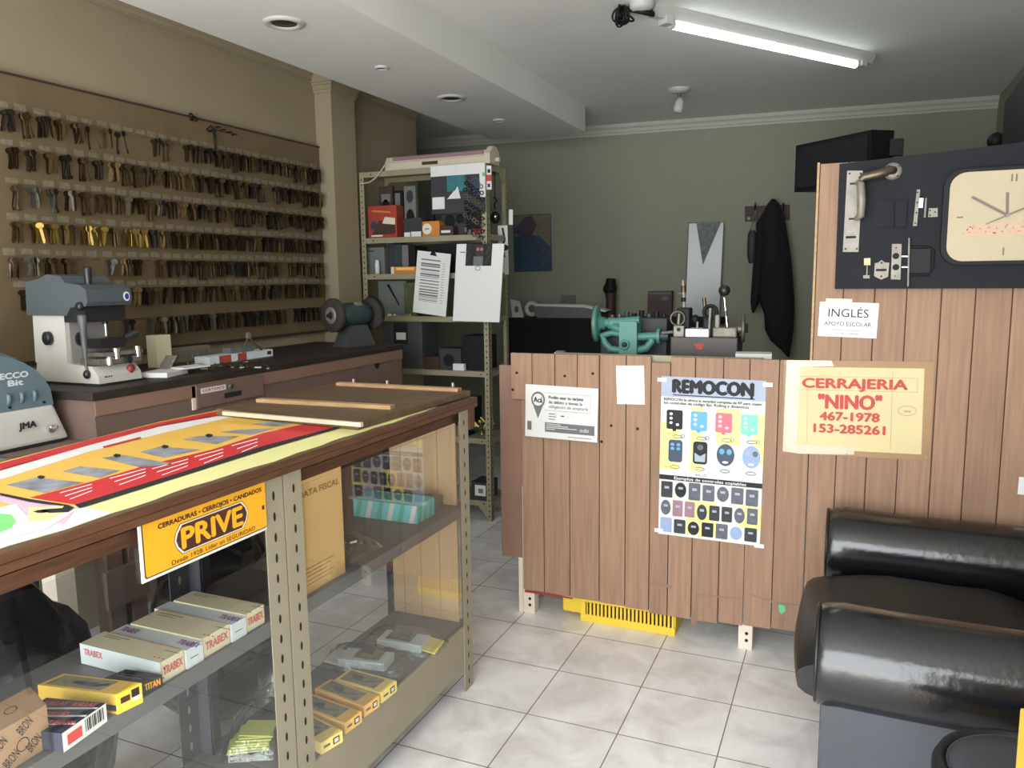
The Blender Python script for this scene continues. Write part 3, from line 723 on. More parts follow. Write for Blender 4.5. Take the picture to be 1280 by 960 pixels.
lg = [(-0.125, -0.055), (-0.1, -0.03), (-0.02, -0.026), (0.0, -0.032), (0.04, -0.012), (0.09, -0.01), (0.12, -0.035), (0.1, -0.06), (0.03, -0.058), (0.0, -0.068), (-0.02, -0.056), (-0.1, -0.06)]
s.line(lg + lg[:1], 0.004, 'clock_logo');
for k in range(9): x = -0.105 + 0.024 * k; s.ring(x, -0.043 - 0.004 * (k % 2), 0.01, 0.011, 0.003, 'clock_logo', 1, 10); s.line([(x - 0.004, -0.055), (x + 0.012, -0.03)], 0.003, 'clock_logo', 1)
b.build('face', t)
b = MB(); s = Sheet(b, (ck.x, yb - 0.033, ck.z), (1, 0, 0), (0, 0, 1), 1, 1)
for (x, y, tk) in ((-0.004, 0.075, 0.008),): s.mb.prism([(-tk / 2, 0), (tk / 2, 0), (tk / 2 + x, y), (-tk / 2 + x, y)], (ck.x, yb - 0.0315, ck.z), (1, 0, 0), (0, 0, 1), (0, -0.002, 0), 'clock_ink')
b.build('hour_hand', t)
b = MB(); b.prism([(-0.002, -0.003), (0.002, 0.003), (-0.104, 0.068), (-0.108, 0.062)], (ck.x, yb - 0.034, ck.z), (1, 0, 0), (0, 0, 1), (0, -0.002, 0), 'clock_ink'); b.build('minute_hand', t)
b = MB(); b.prism([(-0.06, -0.028), (0.052, 0.021), (0.05, 0.026), (-0.061, -0.026)], (ck.x, yb - 0.0365, ck.z), (1, 0, 0), (0, 0, 1), (0, -0.0015, 0), 'clock_ink'); b.cyl((ck.x, yb - 0.032, ck.z), (ck.x, yb - 0.040, ck.z), 0.005, 'nickel'); b.build('second_hand', t)

# black loudspeaker behind the board
A = PY(995, 182, 5.3); hgt = A.z - PY(995, 240, 5.3).z
B_ = PZ(1090, 162, A.z); C_ = PZ(1118, 163, A.z); D_ = A + C_ - B_
t = thing('loudspeaker', ((A.x + C_.x) / 2, (A.y + C_.y) / 2, A.z - hgt), 'black loudspeaker box high up at the left end of the dark board', 'loudspeaker')
b = MB(); b.prism([(p.x, p.y) for p in (A, B_, C_, D_)], (0, 0, A.z - hgt), (1, 0, 0), (0, 1, 0), (0, 0, hgt), 'black'); b.build('cabinet', t)
n_ = (B_ - A).cross(Vector((0, 0, 1))).normalized(); m_ = (A + B_) / 2
if n_.dot(O - m_) < 0: n_ = -n_
b = MB(); b.prism([(0.02, 0.02), ((B_ - A).length - 0.02, 0.02), ((B_ - A).length - 0.02, hgt - 0.02), (0.02, hgt - 0.02)], A - Vector((0, 0, hgt)) + n_ * 0.001, (B_ - A).normalized(), (0, 0, 1), n_ * 0.006, 'black_cloth'); b.build('grille', t)
b = MB(); q = C_ + Vector((-0.03, 0.02, -0.2)); b.tube([q, Vector((0.55, C_.y, q.z - 0.05)), Vector((0.95, C_.y, q.z - 0.06))], 0.018, 'black', 8); b.b2((C_.x - 0.02, C_.y - 0.03, C_.z - 0.14), (C_.x + 0.05, C_.y + 0.03, C_.z - 0.05), 'black'); b.box(q + Vector((0.03, 0, 0)), (0.05, 0.05, 0.05), 'black'); b.build('bracket', t)
# second black box against the right wall
A = PY(1256, 128, 4.0); B_ = PZ(1290, 80, A.z)
t = thing('wall_speaker', (0.9, A.y, A.z - 0.32), 'black box speaker high on the right wall at the picture edge', 'loudspeaker')
b = MB(); b.prism([(A.x, A.y), (B_.x, B_.y), (XR, B_.y + 0.02), (XR, A.y + 0.05)], (0, 0, A.z - 0.32), (1, 0, 0), (0, 1, 0), (0, 0, 0.32), 'black'); b.build('cabinet', t)
b = MB(); p = PY(1245, 176, 4.5); b.sphere(p, 0.04, 'black', 14); b.tube([p, p + Vector((0.1, 0.0, 0.0)), Vector((XR, 4.5, p.z))], 0.02, 'black', 8); b.build('swivel_bracket', t)

# ================================================================ armchair
FXC = -0.03
arm = thing('armchair', (0.4, 2.55, 0), 'black leather armchair with rolled arms before the tall plank partition', 'armchair')
def arm_mesh(yc, side):
    """rolled arm along x with padded side panel; side -1 outer face towards the viewer"""
    b = MB(); n = 22; zc, r = 0.548, 0.132
    xs_ = [FXC - 0.012, FXC, FXC + 0.02, FXC + 0.05, 0.15, 0.3, 0.45, 0.6, 0.78]
    sc = [0.90, 0.97, 1.0, 1.01, 1.0, 0.995, 1.0, 1.0, 1.0]
    vs = []; fs = []
    for x, k in zip(xs_, sc):
        for j in range(n):
            a = 2 * math.pi * j / n
            vs.append((x, yc + math.cos(a) * r * k * 1.0, zc + math.sin(a) * r * k + 0.004 * math.sin(x * 40)))
    for i in range(len(xs_) - 1):
        for j in range(n): fs.append((i * n + j, i * n + (j + 1) % n, (i + 1) * n + (j + 1) % n, (i + 1) * n + j))
    b.add(vs, fs, 'black_leather', True)
    b.add(vs[:n], [tuple(range(n))], 'black_leather'); b.add(vs[-n:], [tuple(reversed(range(n)))], 'black_leather')
    return b
for yc in (2.095, 3.012):
    arm_mesh(yc, -1).build('arm', arm)
    b = MB(); b.box((0.375, yc, 0.26), (0.80, 0.17, 0.44), 'black_vinyl', None, 0.012); pn = b.build('arm_panel', arm, 'matte dark grey side panel')
    b = MB(); b.torus((FXC - 0.008, yc, 0.548), (1, 0, 0), 0.122, 0.005, 'piping', 28, 6); b.build('arm_piping', arm)
b = MB(); b.box((0.39, 2.553, 0.18), (0.76, 0.74, 0.26), 'black_leather', None, 0.02); b.build('base', arm)
# loose seat cushion, its round front bulging out between the arms
b = MB(); n, K = 26, 12; vs = []; fs = []
for i in range(K + 1):
    v = i / K; e = (1 - abs(2 * v - 1) ** 6) ** 0.4 if 0 < i < K else 0.25
    y = 2.235 + v * 0.635; zc = 0.395 + 0.02 * v; fx = FXC - 0.085 + 0.02 * abs(2 * v - 1) ** 2
    hx, hz = (0.62 - fx) / 2, (0.105 + 0.012 * math.sin(v * 7)) * (0.55 + 0.45 * e)
    for j in range(n):
        a = 2 * math.pi * j / n; c_, s_ = math.cos(a), math.sin(a)
        x = (fx + 0.62) / 2 - hx * math.copysign(abs(c_) ** 0.62, c_)
        vs.append((x, y, zc + hz * math.copysign(abs(s_) ** 0.62, s_) + (0.006 * math.sin(x * 22 + v * 5) if s_ > 0 else 0)))
for i in range(K):
    for j in range(n): fs.append((i * n + j, i * n + (j + 1) % n, (i + 1) * n + (j + 1) % n, (i + 1) * n + j))
b.add(vs, fs, 'black_cushion', True); b.add(vs[:n], [tuple(range(n))], 'black_cushion', True); b.add(vs[-n:], [tuple(reversed(range(n)))], 'black_cushion', True); b.build('seat_cushion', arm)
b = MB(); b.box((0.80, 2.553, 0.55), (0.22, 0.80, 0.78), 'black_leather', (0, R(6), 0), 0.09); b.build('backrest', arm)
b = MB()
for x in (0.03, 0.75):
    for y in (2.06, 3.05): b.lathe([(0.018, 0.0), (0.024, 0.03), (0.028, 0.045)], 'black', (x, y, 0), (0, 0, 1), 12)
b.build('foot', arm)
# round stool in the near right corner
q = PZ(1246, 908, 0.545); rs = 0.17; cx, cy = q.x + 0.03, q.y - rs
t = thing('stool', (cx, cy, 0), 'round black padded stool in front of the armchair at bottom right', 'stool')
b = MB(); b.lathe([(0.0, 0.548), (rs * 0.55, 0.548), (rs * 0.8, 0.545), (rs * 0.86, 0.535), (rs * 0.86, 0.5)], 'black_vinyl', (cx, cy, 0), (0, 0, 1), 36); b.build('seat_pad', t)
b = MB(); b.lathe([(rs * 0.84, 0.53), (rs * 0.88, 0.547), (rs * 0.95, 0.547), (rs, 0.53), (rs, 0.49), (rs * 0.9, 0.48), (0, 0.48)], 'piping', (cx, cy, 0), (0, 0, 1), 40); b.build('rim', t)
b = MB(); b.torus((cx, cy, 0.541), (0, 0, 1), rs * 0.835, 0.0025, 'grinder_grey', 40, 6); b.build('welt', t)
for k in range(4):
    a = R(45 + 90 * k); b = MB(); b.cyl((cx + math.cos(a) * 0.11, cy + math.sin(a) * 0.11, 0.49), (cx + math.cos(a) * 0.15, cy + math.sin(a) * 0.15, 0.0), 0.011, 'black', n=10); b.build('leg', t)
# yellow box at the frame edge
p = PY(1275, 884, 1.48)
b = MB(); x0 = p.x; b.b2((x0, 1.22, 0), (x0 + 0.03, 1.48, p.z), 'yellow', 0.004); b.b2((x0 + 0.03, 1.45, 0), (x0 + 0.33, 1.48, p.z), 'yellow', 0.004); b.b2((x0 + 0.03, 1.22, 0), (x0 + 0.33, 1.25, p.z), 'yellow', 0.004); b.b2((x0 + 0.3, 1.25, 0), (x0 + 0.33, 1.45, p.z), 'yellow', 0.004); b.b2((x0 + 0.03, 1.25, 0.0), (x0 + 0.3, 1.45, 0.02), 'yellow')
b.build('plastic_bin', None, 'yellow bin beside the stool at the right picture edge', 'bin')
mb, s, i = paper('card', 1274, 596, 1296, 598, 1274, 618, YP - 0.003, 'white', 'small white card on the planks at the right picture edge', 'card'); done(mb, i)
# yellow crate under the counter
t = thing('plastic_crate', (-0.9, 3.33, 0), 'yellow slotted plastic crate under the low plank counter', 'crate')
b = MB(); x0, x1, y0, y1, hc = -1.05, -0.625, 3.176, 3.46, 0.2
b.b2((x0, y0, 0.0), (x1, y0 + 0.012, 0.035), 'yellow_plastic', 0.003); b.b2((x0, y0, 0.092), (x1, y0 + 0.012, hc), 'yellow_plastic', 0.003)
n = 22
for k in range(n + 1):
    x = x0 + 0.03 + (x1 - x0 - 0.04) * k / n; b.b2((x - 0.0045, y0, 0.035), (x + 0.0045, y0 + 0.012, 0.092), 'yellow_plastic')
b.b2((x0, y0, 0.035), (x0 + 0.03, y0 + 0.012, 0.092), 'yellow_plastic')
b.b2((x0, y1 - 0.012, 0), (x1, y1, hc), 'yellow_plastic'); b.b2((x1 - 0.012, y0 + 0.012, 0), (x1, y1 - 0.012, hc), 'yellow_plastic'); b.b2((x0, y0 + 0.012, 0), (x0 + 0.012, y1 - 0.012, hc), 'yellow_plastic'); b.b2((x0 + 0.012, y0 + 0.012, 0), (x1 - 0.012, y1 - 0.012, 0.01), 'yellow_plastic'); b.build('body', t)
b = MB(); b.b2((x0 - 0.095, y0 + 0.03, 0.02), (x0 - 0.0, y1 - 0.03, hc - 0.02), 'yellow_plastic', 0.01); b.build('end_grip', t)
b = MB(); b.b2((x0 + 0.02, y0 + 0.04, 0.011), (x1 - 0.02, y1 - 0.02, 0.15), 'grey_dark', 0.01); b.build('crate_load', None, 'dark bundle inside the yellow crate under the counter', 'bundle')
# ================================================================ glass display cases
FX, BX, ZT = -1.255, -1.58, 1.10
def slot_post(b, x, y, z1, wy, wx, m, sy=1, sx=-1, z0=0.0, slot='hole_black', pitch=0.052):
    """L-section slotted upright: one flange in the front plane (along y), one along x"""
    t = 0.003
    b.b2((x - t, y, z0), (x, y + wy * sy, z1), m); b.b2((x - t, y, z0), (x + wx * sx, y + t * sy, z1), m)
    z = z0 + 0.03; yc = y + wy * sy * 0.52
    while z < z1 - 0.02:
        pts = [(yc + 0.0045 * math.cos(2 * math.pi * i / 10), z + 0.012 * math.sin(2 * math.pi * i / 10)) for i in range(10)]
        b.add([(x + 0.0006, a, c) for a, c in pts], [tuple(range(10))], slot)
        b.add([(x - t - 0.0006, a, c) for a, c in pts], [tuple(reversed(range(10)))], slot)
        z += pitch
def display_case(y0, y1, label, bottom_face, far_panel):
    t = thing('display_case', ((FX + BX) / 2, (y0 + y1) / 2, 0), label, 'display case')
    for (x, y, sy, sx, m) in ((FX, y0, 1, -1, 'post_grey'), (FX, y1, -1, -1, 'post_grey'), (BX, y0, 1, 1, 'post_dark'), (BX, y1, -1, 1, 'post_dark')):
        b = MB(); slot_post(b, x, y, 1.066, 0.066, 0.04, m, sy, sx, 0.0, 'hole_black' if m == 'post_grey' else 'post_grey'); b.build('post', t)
    for z, face in ((0.71, 0.036), (0.256, bottom_face)):
        b = MB(); b.b2((BX + 0.004, y0 + 0.004, z - 0.012), (FX - 0.012, y1 - 0.004, z), 'shelf_grey'); b.b2((BX + 0.004, y0 + 0.004, z - 0.03), (BX + 0.008, y1 - 0.004, z - 0.012), 'shelf_grey')
        o = b.build('shelf', t)
        b = MB(); b.b2((FX - 0.012, y0 + 0.004, z - face), (FX - 0.004, y1 - 0.004, z + 0.001), 'shelf_grey' if z > 0.5 else 'post_grey'); b.build('lip', o)
    b = MB(); b.b2((BX - 0.001, y0 + 0.003, 1.02), (FX - 0.02, y1 - 0.003, 1.05), 'wood_edge'); b.build('top_rail', t)
    return t
caseA = display_case(0.30, 1.484, 'display case nearest the viewer with the yellow sign and white cartons', 0.05, False)
caseB = display_case(1.49, 2.502, 'display case farther back with beige kick plate and plank top', 0.165, True)
for t, y0, y1 in ((caseA, 0.37, 1.418), (caseB, 1.557, 2.436)):
    b = MB(); b.b2((FX - 0.0036, y0, 0.262), (FX - 0.0006, y1, 1.018), 'glass'); b.build('glass_pane', t, 'clear front glass')
b = MB()
for k, (x0, x1) in enumerate(((-1.285, -1.36), (-1.362, -1.44), (-1.442, -1.515), (-1.517, -1.565))): b.b2((x1, 2.455, 0.262), (x0, 2.462, 1.018), 'cardboard_panel')
b.build('end_panel', caseB, 'tan end panel')
for t, y0, y1 in ((caseA, 0.30, 1.4865), (caseB, 1.4875, 2.55)):
    b = MB(); b.b2((-1.90, y0, 1.066), (-1.243, y1, ZT), 'plywood')
    b.b2((-1.243, y0, 1.066), (-1.238, y1, 1.082), 'wood_edge'); b.b2((-1.243, y0, 1.0825), (-1.2395, y1, ZT), 'wood_edge'); b.b2((-1.905, y0, 1.066), (-1.9, y1, ZT), 'wood_edge')
    b.build('top_board', t, 'brown wooden top')
b = MB(); b.b2((-1.29, 2.505, 0.985), (-1.25, 2.548, 1.066), 'wood_edge'); b.build('corner_block', caseB)

# banner lying over the tops
b = MB(); zb = ZT + 0.001
fr_ = [(-1.262 + 0.004 * math.sin(k * 1.7) + (0.004 * math.sin(k * 0.6)), 0.32 + 0.0495 * k) for k in range(41)]
b.prism([(-1.885, 2.30), (-1.885, 0.32)] + fr_, (0, 0, ZT + 0.0002), (1, 0, 0), (0, 1, 0), (0, 0, zb - ZT - 0.0002), 'banner_cream')
b.poly([Vector((x, y, zb + 0.0003)) for x, y in [(-1.5, 0.32)] + [(x, y) for x, y in fr_ if y < 1.02] + [(-1.36, 1.02), (-1.5, 0.9)]], 'banner_white')
def flat(pts, m, l=1): b.poly([PZ(u, v, zb + 0.0004 * l) for u, v in pts], m)
flat([(-40, 588), (200, 527), (276, 512), (330, 519), (395, 525), (425, 531), (240, 588), (90, 632), (37, 622), (-40, 648)], 'banner_yellow', 1)
flat([(-40, 590), (110, 550), (200, 528), (276, 513), (300, 515), (200, 533), (110, 557), (-40, 600)], 'banner_red', 2)
flat([(-40, 597), (110, 556), (200, 532), (260, 521), (300, 519), (205, 541), (110, 565), (-40, 612)], 'banner_white', 2)
flat([(37, 622), (110, 603), (185, 581), (265, 562), (330, 541), (380, 530), (428, 531), (240, 588), (96, 631)], 'banner_red', 2)
flat([(-40, 638), (0, 627), (25, 634), (34, 650), (80, 655), (92, 640), (90, 632), (60, 628), (0, 618), (-40, 622)], 'banner_pink', 2)
flat([(-60, 645), (20, 630), (33, 645), (85, 640), (100, 634), (60, 660), (0, 676), (-60, 700)], 'banner_white', 3)
flat([(-60, 652), (0, 642), (14, 643), (20, 651), (14, 660), (0, 665), (-60, 680)], 'banner_green', 4)
flat([(36, 634), (100, 632), (60, 650), (34, 652)], 'banner_cream', 4)
flat([(0, 616), (34, 623), (60, 627), (85, 631), (93, 634), (85, 640), (62, 641), (45, 638), (60, 636), (78, 635), (80, 632), (56, 630), (36, 627), (0, 619)], 'ink', 5)
flat([(41, 639), (55, 637), (63, 639), (55, 641), (47, 641)], 'ink', 5)
flat([(93, 631), (240, 586), (330, 557), (430, 531), (432, 533), (335, 561), (240, 591), (100, 635)], 'ink', 4)
for pts in ([(8, 606), (45, 597), (105, 603), (55, 616)], [(78, 589), (100, 583), (150, 588), (125, 597)], [(127, 572), (155, 569), (218, 580), (175, 584)], [(175, 565), (200, 558), (250, 562), (205, 572)], [(228, 549), (250, 545), (300, 545), (270, 555)], [(275, 540), (300, 537), (345, 535), (315, 543)], [(315, 530), (340, 527), (375, 527), (345, 533)]):
    flat(pts, 'banner_grey', 3)
for (u, v) in ((50, 597), (145, 570), (205, 559), (260, 545)): flat([(u - 4, v - 1), (u, v - 3), (u + 6, v - 2), (u + 5, v + 1), (u, v + 2)], 'ink', 4)
for (u, v, n) in ((75, 616, 40), (137, 598, 45), (190, 586, 45), (243, 571, 36), (290, 557, 32)):
    for k in range(3):
        flat([(u + k * 6, v + 4 * k - 0.5), (u + n, v - n * 0.27 + 4 * k - 0.5), (u + n, v - n * 0.27 + 4 * k + 0.6), (u + k * 6, v + 4 * k + 0.6)], 'banner_white', 3)
flat([(128, 558), (175, 546), (177, 548), (130, 560)], 'banner_red', 3)
b.build('banner', None, 'red and yellow printed banner spread over the display case tops', 'banner')

# plywood lid with battens on the far case
t = thing('wooden_lid', (-1.58, 2.22, zb + 0.003), 'brown plywood board with pale battens on top of the far display case', 'board')
z0 = zb + 0.003
b = MB(); b.prism([(-1.862, 1.905), (-1.285, 1.855), (-1.262, 2.54), (-1.88, 2.545)], (0, 0, z0), (1, 0, 0), (0, 1, 0), (0, 0, 0.02), 'plywood'); b.build('panel', t)
def batten(u0, v0, u1, v1, m, h=0.012, w=0.03):
    a = PZ(u0, v0, z0 + 0.02); c = PZ(u1, v1, z0 + 0.02); d = (c - a); n = Vector((-d.y, d.x, 0)).normalized() * w
    b = MB(); b.prism([(a.x, a.y), (c.x, c.y), (c.x + n.x, c.y + n.y), (a.x + n.x, a.y + n.y)], (0, 0, z0 + 0.02), (1, 0, 0), (0, 1, 0), (0, 0, h), m); b.build('batten', t)
batten(278, 519, 451, 534, 'batten_pale', 0.012, 0.012); batten(320, 503, 488, 512, 'batten', 0.012); batten(420, 482, 572, 490, 'batten', 0.012)
b = MB()
for (u, v) in ((442, 478), (484, 480), (566, 483)): p = PZ(u, v, z0 + 0.032); b.cyl(p + Vector((0, 0, -0.003)), p + Vector((0, 0, 0.014)), 0.006, 'steel', n=10)
b.build('screw_head', t)

# yellow PRIVE sign
TL, TR, BL, BR = (PX(u, v, FX - 0.012) for u, v in ((172, 634), (333, 584), (177, 721), (333, 664)))
ys0, ys1 = 1.058, 1.4165
zb0, zt0 = 0.945, 1.0655
b = MB(); s = sheet_box(b, (FX + 0.004, ys0, zb0), (0, 1, 0), (0, 0, 1), ys1 - ys0, zt0 - zb0, 0.003, 'white'); w, h = s.w, s.h
s.rrect(0.006, 0.006, w + 0.0, h, 0.006, 'maroon', 1); s.rrect(0.0085, 0.0085, w, h, 0.005, 'sign_yellow', 2)
def pill(a, c, y0, y1, m, l): s.poly([(a + 0.018, y0), (c - 0.018, y0), (c - 0.005, (y0 * 3 + y1) / 4), (c, (y0 + y1) / 2), (c - 0.005, (y0 + y1 * 3) / 4), (c - 0.018, y1), (a + 0.018, y1), (a + 0.005, (y0 + y1 * 3) / 4), (a, (y0 + y1) / 2), (a + 0.005, (y0 * 3 + y1) / 4)], m, l)
pill(0.082, 0.298, 0.027, 0.092, 'maroon', 3); pill(0.083, 0.297, 0.0282, 0.0908, 'white', 4); pill(0.087, 0.293, 0.0307, 0.0883, 'maroon', 5)
s.text('PRIVE', 0.19, 0.0385, 0.042, 'sign_yellow', 0.175, 6, bold=0.0028)
s.text('CERRADURAS • CERROJOS • CANDADOS', 0.195, 0.0975, 0.0095, 'maroon', 0.30, 4, bold=0.0006)
s.text('Desde 1928: Líder en SEGURIDAD', 0.195, 0.0125, 0.0095, 'maroon', 0.245, 4)
s.rect(w - 0.014, 0.052, w - 0.006, 0.062, 'maroon', 3)
b.build('sign', None, 'yellow sign with dark oval lettering hung under the near display case top', 'sign')
# orange certificate board
b = MB(); s = sheet_box(b, (FX - 0.026, 1.56, 0.668), (0, 1, 0), (0, 0, 1), 0.2, 0.362, 0.003, 'orange_board'); w, h = s.w, s.h
s.text('DATA FISCAL', w * 0.5, h * 0.84, h * 0.045, 'orange_ink', w * 0.86, 2, bold=0.0006)
for k in range(5): s.rect(w * 0.12, h * (0.30 - 0.03 * k), w * (0.75 - 0.08 * (k % 3)), h * (0.306 - 0.03 * k), 'orange_ink')
s.rect(w * 0.35, h * 0.07, w * 0.6, h * 0.078, 'orange_ink'); s.rect(w * 0.03, h * 0.03, w * 0.97, h * 0.033, 'orange_ink')
b.build('fiscal_sign', None, 'orange DATA FISCAL board behind the glass of the far case', 'sign')

# ---------------------------------------------------------------- cartons in the cases
class Carton:
    """box whose top corners A (left), B (near), D (behind A) are known; print goes on its faces"""
    def __init__(self, A, B, D, zb_, m, name, label, group=None, mtop=None):
        self.A, self.B, self.D = A, B, D; self.Cc = B + D - A; self.h = A.z - zb_
        self.b = MB(); self.b.prism([(p.x, p.y) for p in (A, B, self.Cc, D)], (0, 0, zb_), (1, 0, 0), (0, 1, 0), (0, 0, self.h), m)
        self.name, self.label, self.group = name, label, group; dn = Vector((0, 0, -self.h))
        self.top = Sheet(self.b, A, B - A, D - A, (B - A).length, (D - A).length); self.top.n = Vector((0, 0, 1))
        self.front = Sheet(self.b, A + dn, B - A, (0, 0, 1), (B - A).length, self.h)
        self.right = Sheet(self.b, B + dn, self.Cc - B, (0, 0, 1), (self.Cc - B).length, self.h)
    def done(self, cat='box'): return self.b.build(self.name, None, self.label, cat, self.group)
ZA = 0.7115
ylist = [1.098, 1.163, 1.212, 1.297, 1.346, 1.412]
names = ['cream carton with red lettering nearest the yellow box in the near display case', 'narrow white carton between the nearest and middle cream cartons', 'cream carton with red lettering in the middle of the white carton row', 'narrow white carton between the middle and farthest cream cartons', 'cream carton with red lettering last in the row beside the metal posts']
for k in range(5):
    cream = k % 2 == 0; x0, x1 = -1.503 + 0.01 * (k % 3), -1.2685 + 0.004 * (k % 2)
    y0, y1 = ylist[k] + 0.001, ylist[k + 1] - 0.001; zt = ZA + (0.046 if cream else 0.043)
    c = Carton(Vector((x0, y0, zt)), Vector((x1, y0, zt)), Vector((x0, y1, zt)), ZA, 'box_cream' if cream else 'box_bluewhite', 'carton', names[k], 'white and cream cartons in the near display case')
    d = y1 - y0
    if cream:
        c.right.text('TRABEX', d * 0.5, c.h * 0.34, c.h * 0.38, 'carton_red', d * 0.8, 2, bold=0.0008); c.right.line([(0.002, 0), (0.002, c.h)], 0.0012, 'carton_red'); c.right.line([(d - 0.002, 0), (d - 0.002, c.h)], 0.0012, 'carton_red')
        for q in range(3): c.top.rect(0.2 + q * 0.012, d * 0.2, 0.206 + q * 0.012, d * 0.26, 'carton_red')
        c.top.rect(0.02, d * 0.8, 0.09, d * 0.83, 'ink_grey'); c.top.rect(0.02, d * 0.68, 0.07, d * 0.71, 'ink_grey'); c.top.rect(0.2, d * 0.7, 0.24, d * 0.73, 'ink_grey')
        c.top.line([(0, d - 0.002), (c.top.w, d - 0.002)], 0.0012, 'carton_red')
        if k == 0:
            c.front.rect(0, 0, c.front.w, c.h, 'box_bluewhite', 1); c.front.text('TRABEX', 0.04, c.h * 0.5, c.h * 0.3, 'carton_red', 0.055, 2, bold=0.0006); c.front.rect(0.2, c.h * 0.3, 0.245, c.h * 0.35, 'ink_grey', 2); c.front.disc(0.247, c.h * 0.78, 0.0025, 0.0025, 'ink', 2, 8)
    else:
        c.top.text('TRABEX', 0.21, d * 0.35, d * 0.4, 'carton_purple', 0.06, 2, bold=0.0006)
        if k == 1: c.top.text('TRABEX', 0.035, d * 0.35, d * 0.4, 'carton_purple', 0.05, 2, bold=0.0006)
        c.right.rect(d * 0.2, c.h * 0.45, d * 0.7, c.h * 0.5, 'ink_grey')
    c.done()
# yellow, black and navy cartons left of them
c = Carton(PZ(46.9, 856, 0.752), PZ(146, 868.4, 0.752), PZ(79.7, 842, 0.752), ZA, 'yellow', 'lock_box', 'yellow lock box with tool pictures beside the white cartons'); w, h, e = c.top.w, c.top.h, c.right.w
c.top.rect(w * 0.05, h * 0.12, w * 0.75, h * 0.9, 'box_pic'); c.top.rect(w * 0.78, h * 0.15, w * 0.95, h * 0.85, 'banner_yellow'); c.top.line([(w * 0.3, h * 0.5), (w * 0.6, h * 0.4), (w * 0.72, h * 0.6)], 0.01, 'grey_dark', 2); c.top.rect(w * 0.45, h * 0.3, w * 0.6, h * 0.6, 'machine_grey', 3)
c.front.rect(w * 0.45, c.h * 0.15, w * 0.98, c.h * 0.45, 'grey_dark'); c.right.rect(e * 0.12, c.h * 0.45, e * 0.5, c.h * 0.75, 'maroon'); c.right.rect(e * 0.56, c.h * 0.5, e * 0.88, c.h * 0.9, 'ink'); c.right.rect(e * 0.56, c.h * 0.32, e * 0.95, c.h * 0.48, 'paper'); c.done()
c = Carton(PZ(131, 847, 0.738), PZ(177, 854, 0.738), PZ(157, 836.5, 0.738), ZA, 'ink', 'lock_box', 'black lock box with yellow lettering between yellow box and white cartons')
c.top.rect(c.top.w * 0.15, c.top.h * 0.3, c.top.w * 0.8, c.top.h * 0.38, 'ink_grey'); c.top.rect(c.top.w * 0.15, c.top.h * 0.5, c.top.w * 0.6, c.top.h * 0.56, 'ink_grey')
c.right.text('TITAN', c.right.w * 0.5, c.h * 0.3, c.h * 0.5, 'sign_yellow', c.right.w * 0.75, 2, bold=0.0006); c.done()
B_ = PZ(77, 917, 0.748); C_ = PZ(132, 879, 0.748); D_ = PZ(58, 872, 0.748); A_ = B_ + D_ - C_
c = Carton(A_, B_, D_, ZA, 'box_navy', 'lock_box', 'navy and white striped box with barcode in front of the yellow lock box'); w, h, e = c.top.w, c.top.h, c.right.w
for k in range(-1, 5):
    y = h * (0.08 + 0.26 * k); sl = 0.35 * h / w
    pts = [(0, y), (w, y + w * sl * 0.6)]
    if 0 <= y and y + w * sl * 0.6 <= h: c.top.line(pts, 0.006, 'paper', 2)
for k, (x, y) in enumerate(((0.3, 0.12), (0.55, 0.45), (0.3, 0.75), (0.75, 0.8), (0.8, 0.2))): c.top.text('KALLAY', w * x, h * y, h * 0.12, 'box_red', w * 0.36, 3, rot=0.1, bold=0.001)
c.right.rect(0, 0, e, c.h, 'white', 1)
for k in range(11): c.right.rect(e * (0.5 + 0.04 * k), c.h * 0.25, e * (0.515 + 0.04 * k + 0.008 * (k % 3)), c.h * 0.9, 'ink', 2)
c.right.rect(e * 0.1, c.h * 0.2, e * 0.42, c.h * 0.75, 'box_red', 2); c.done()
# kraft paper parcel
A_, B_, D_ = PZ(-34, 933, 0.79), PZ(58, 881, 0.79), PZ(-52, 906, 0.79)
c = Carton(A_, B_, D_, ZA, 'kraft', 'paper_parcel', 'printed kraft paper parcel at the bottom left corner'); w = c.front.w
for k, (x, y) in enumerate(((0.36, 0.5), (0.72, 0.62), (0.5, 0.06), (0.82, 0.12))): c.front.text('BRON', w * x, c.h * y, c.h * 0.24, 'brass_dark', w * 0.2, 2, rot=0.55)
c.front.ring(w * 0.62, c.h * 0.42, 0.012, 0.012, 0.0015, 'brass_dark', 2); c.top.ring(c.top.w * 0.6, c.top.h * 0.5, 0.012, 0.012, 0.0015, 'brass_dark', 2); c.done('parcel')

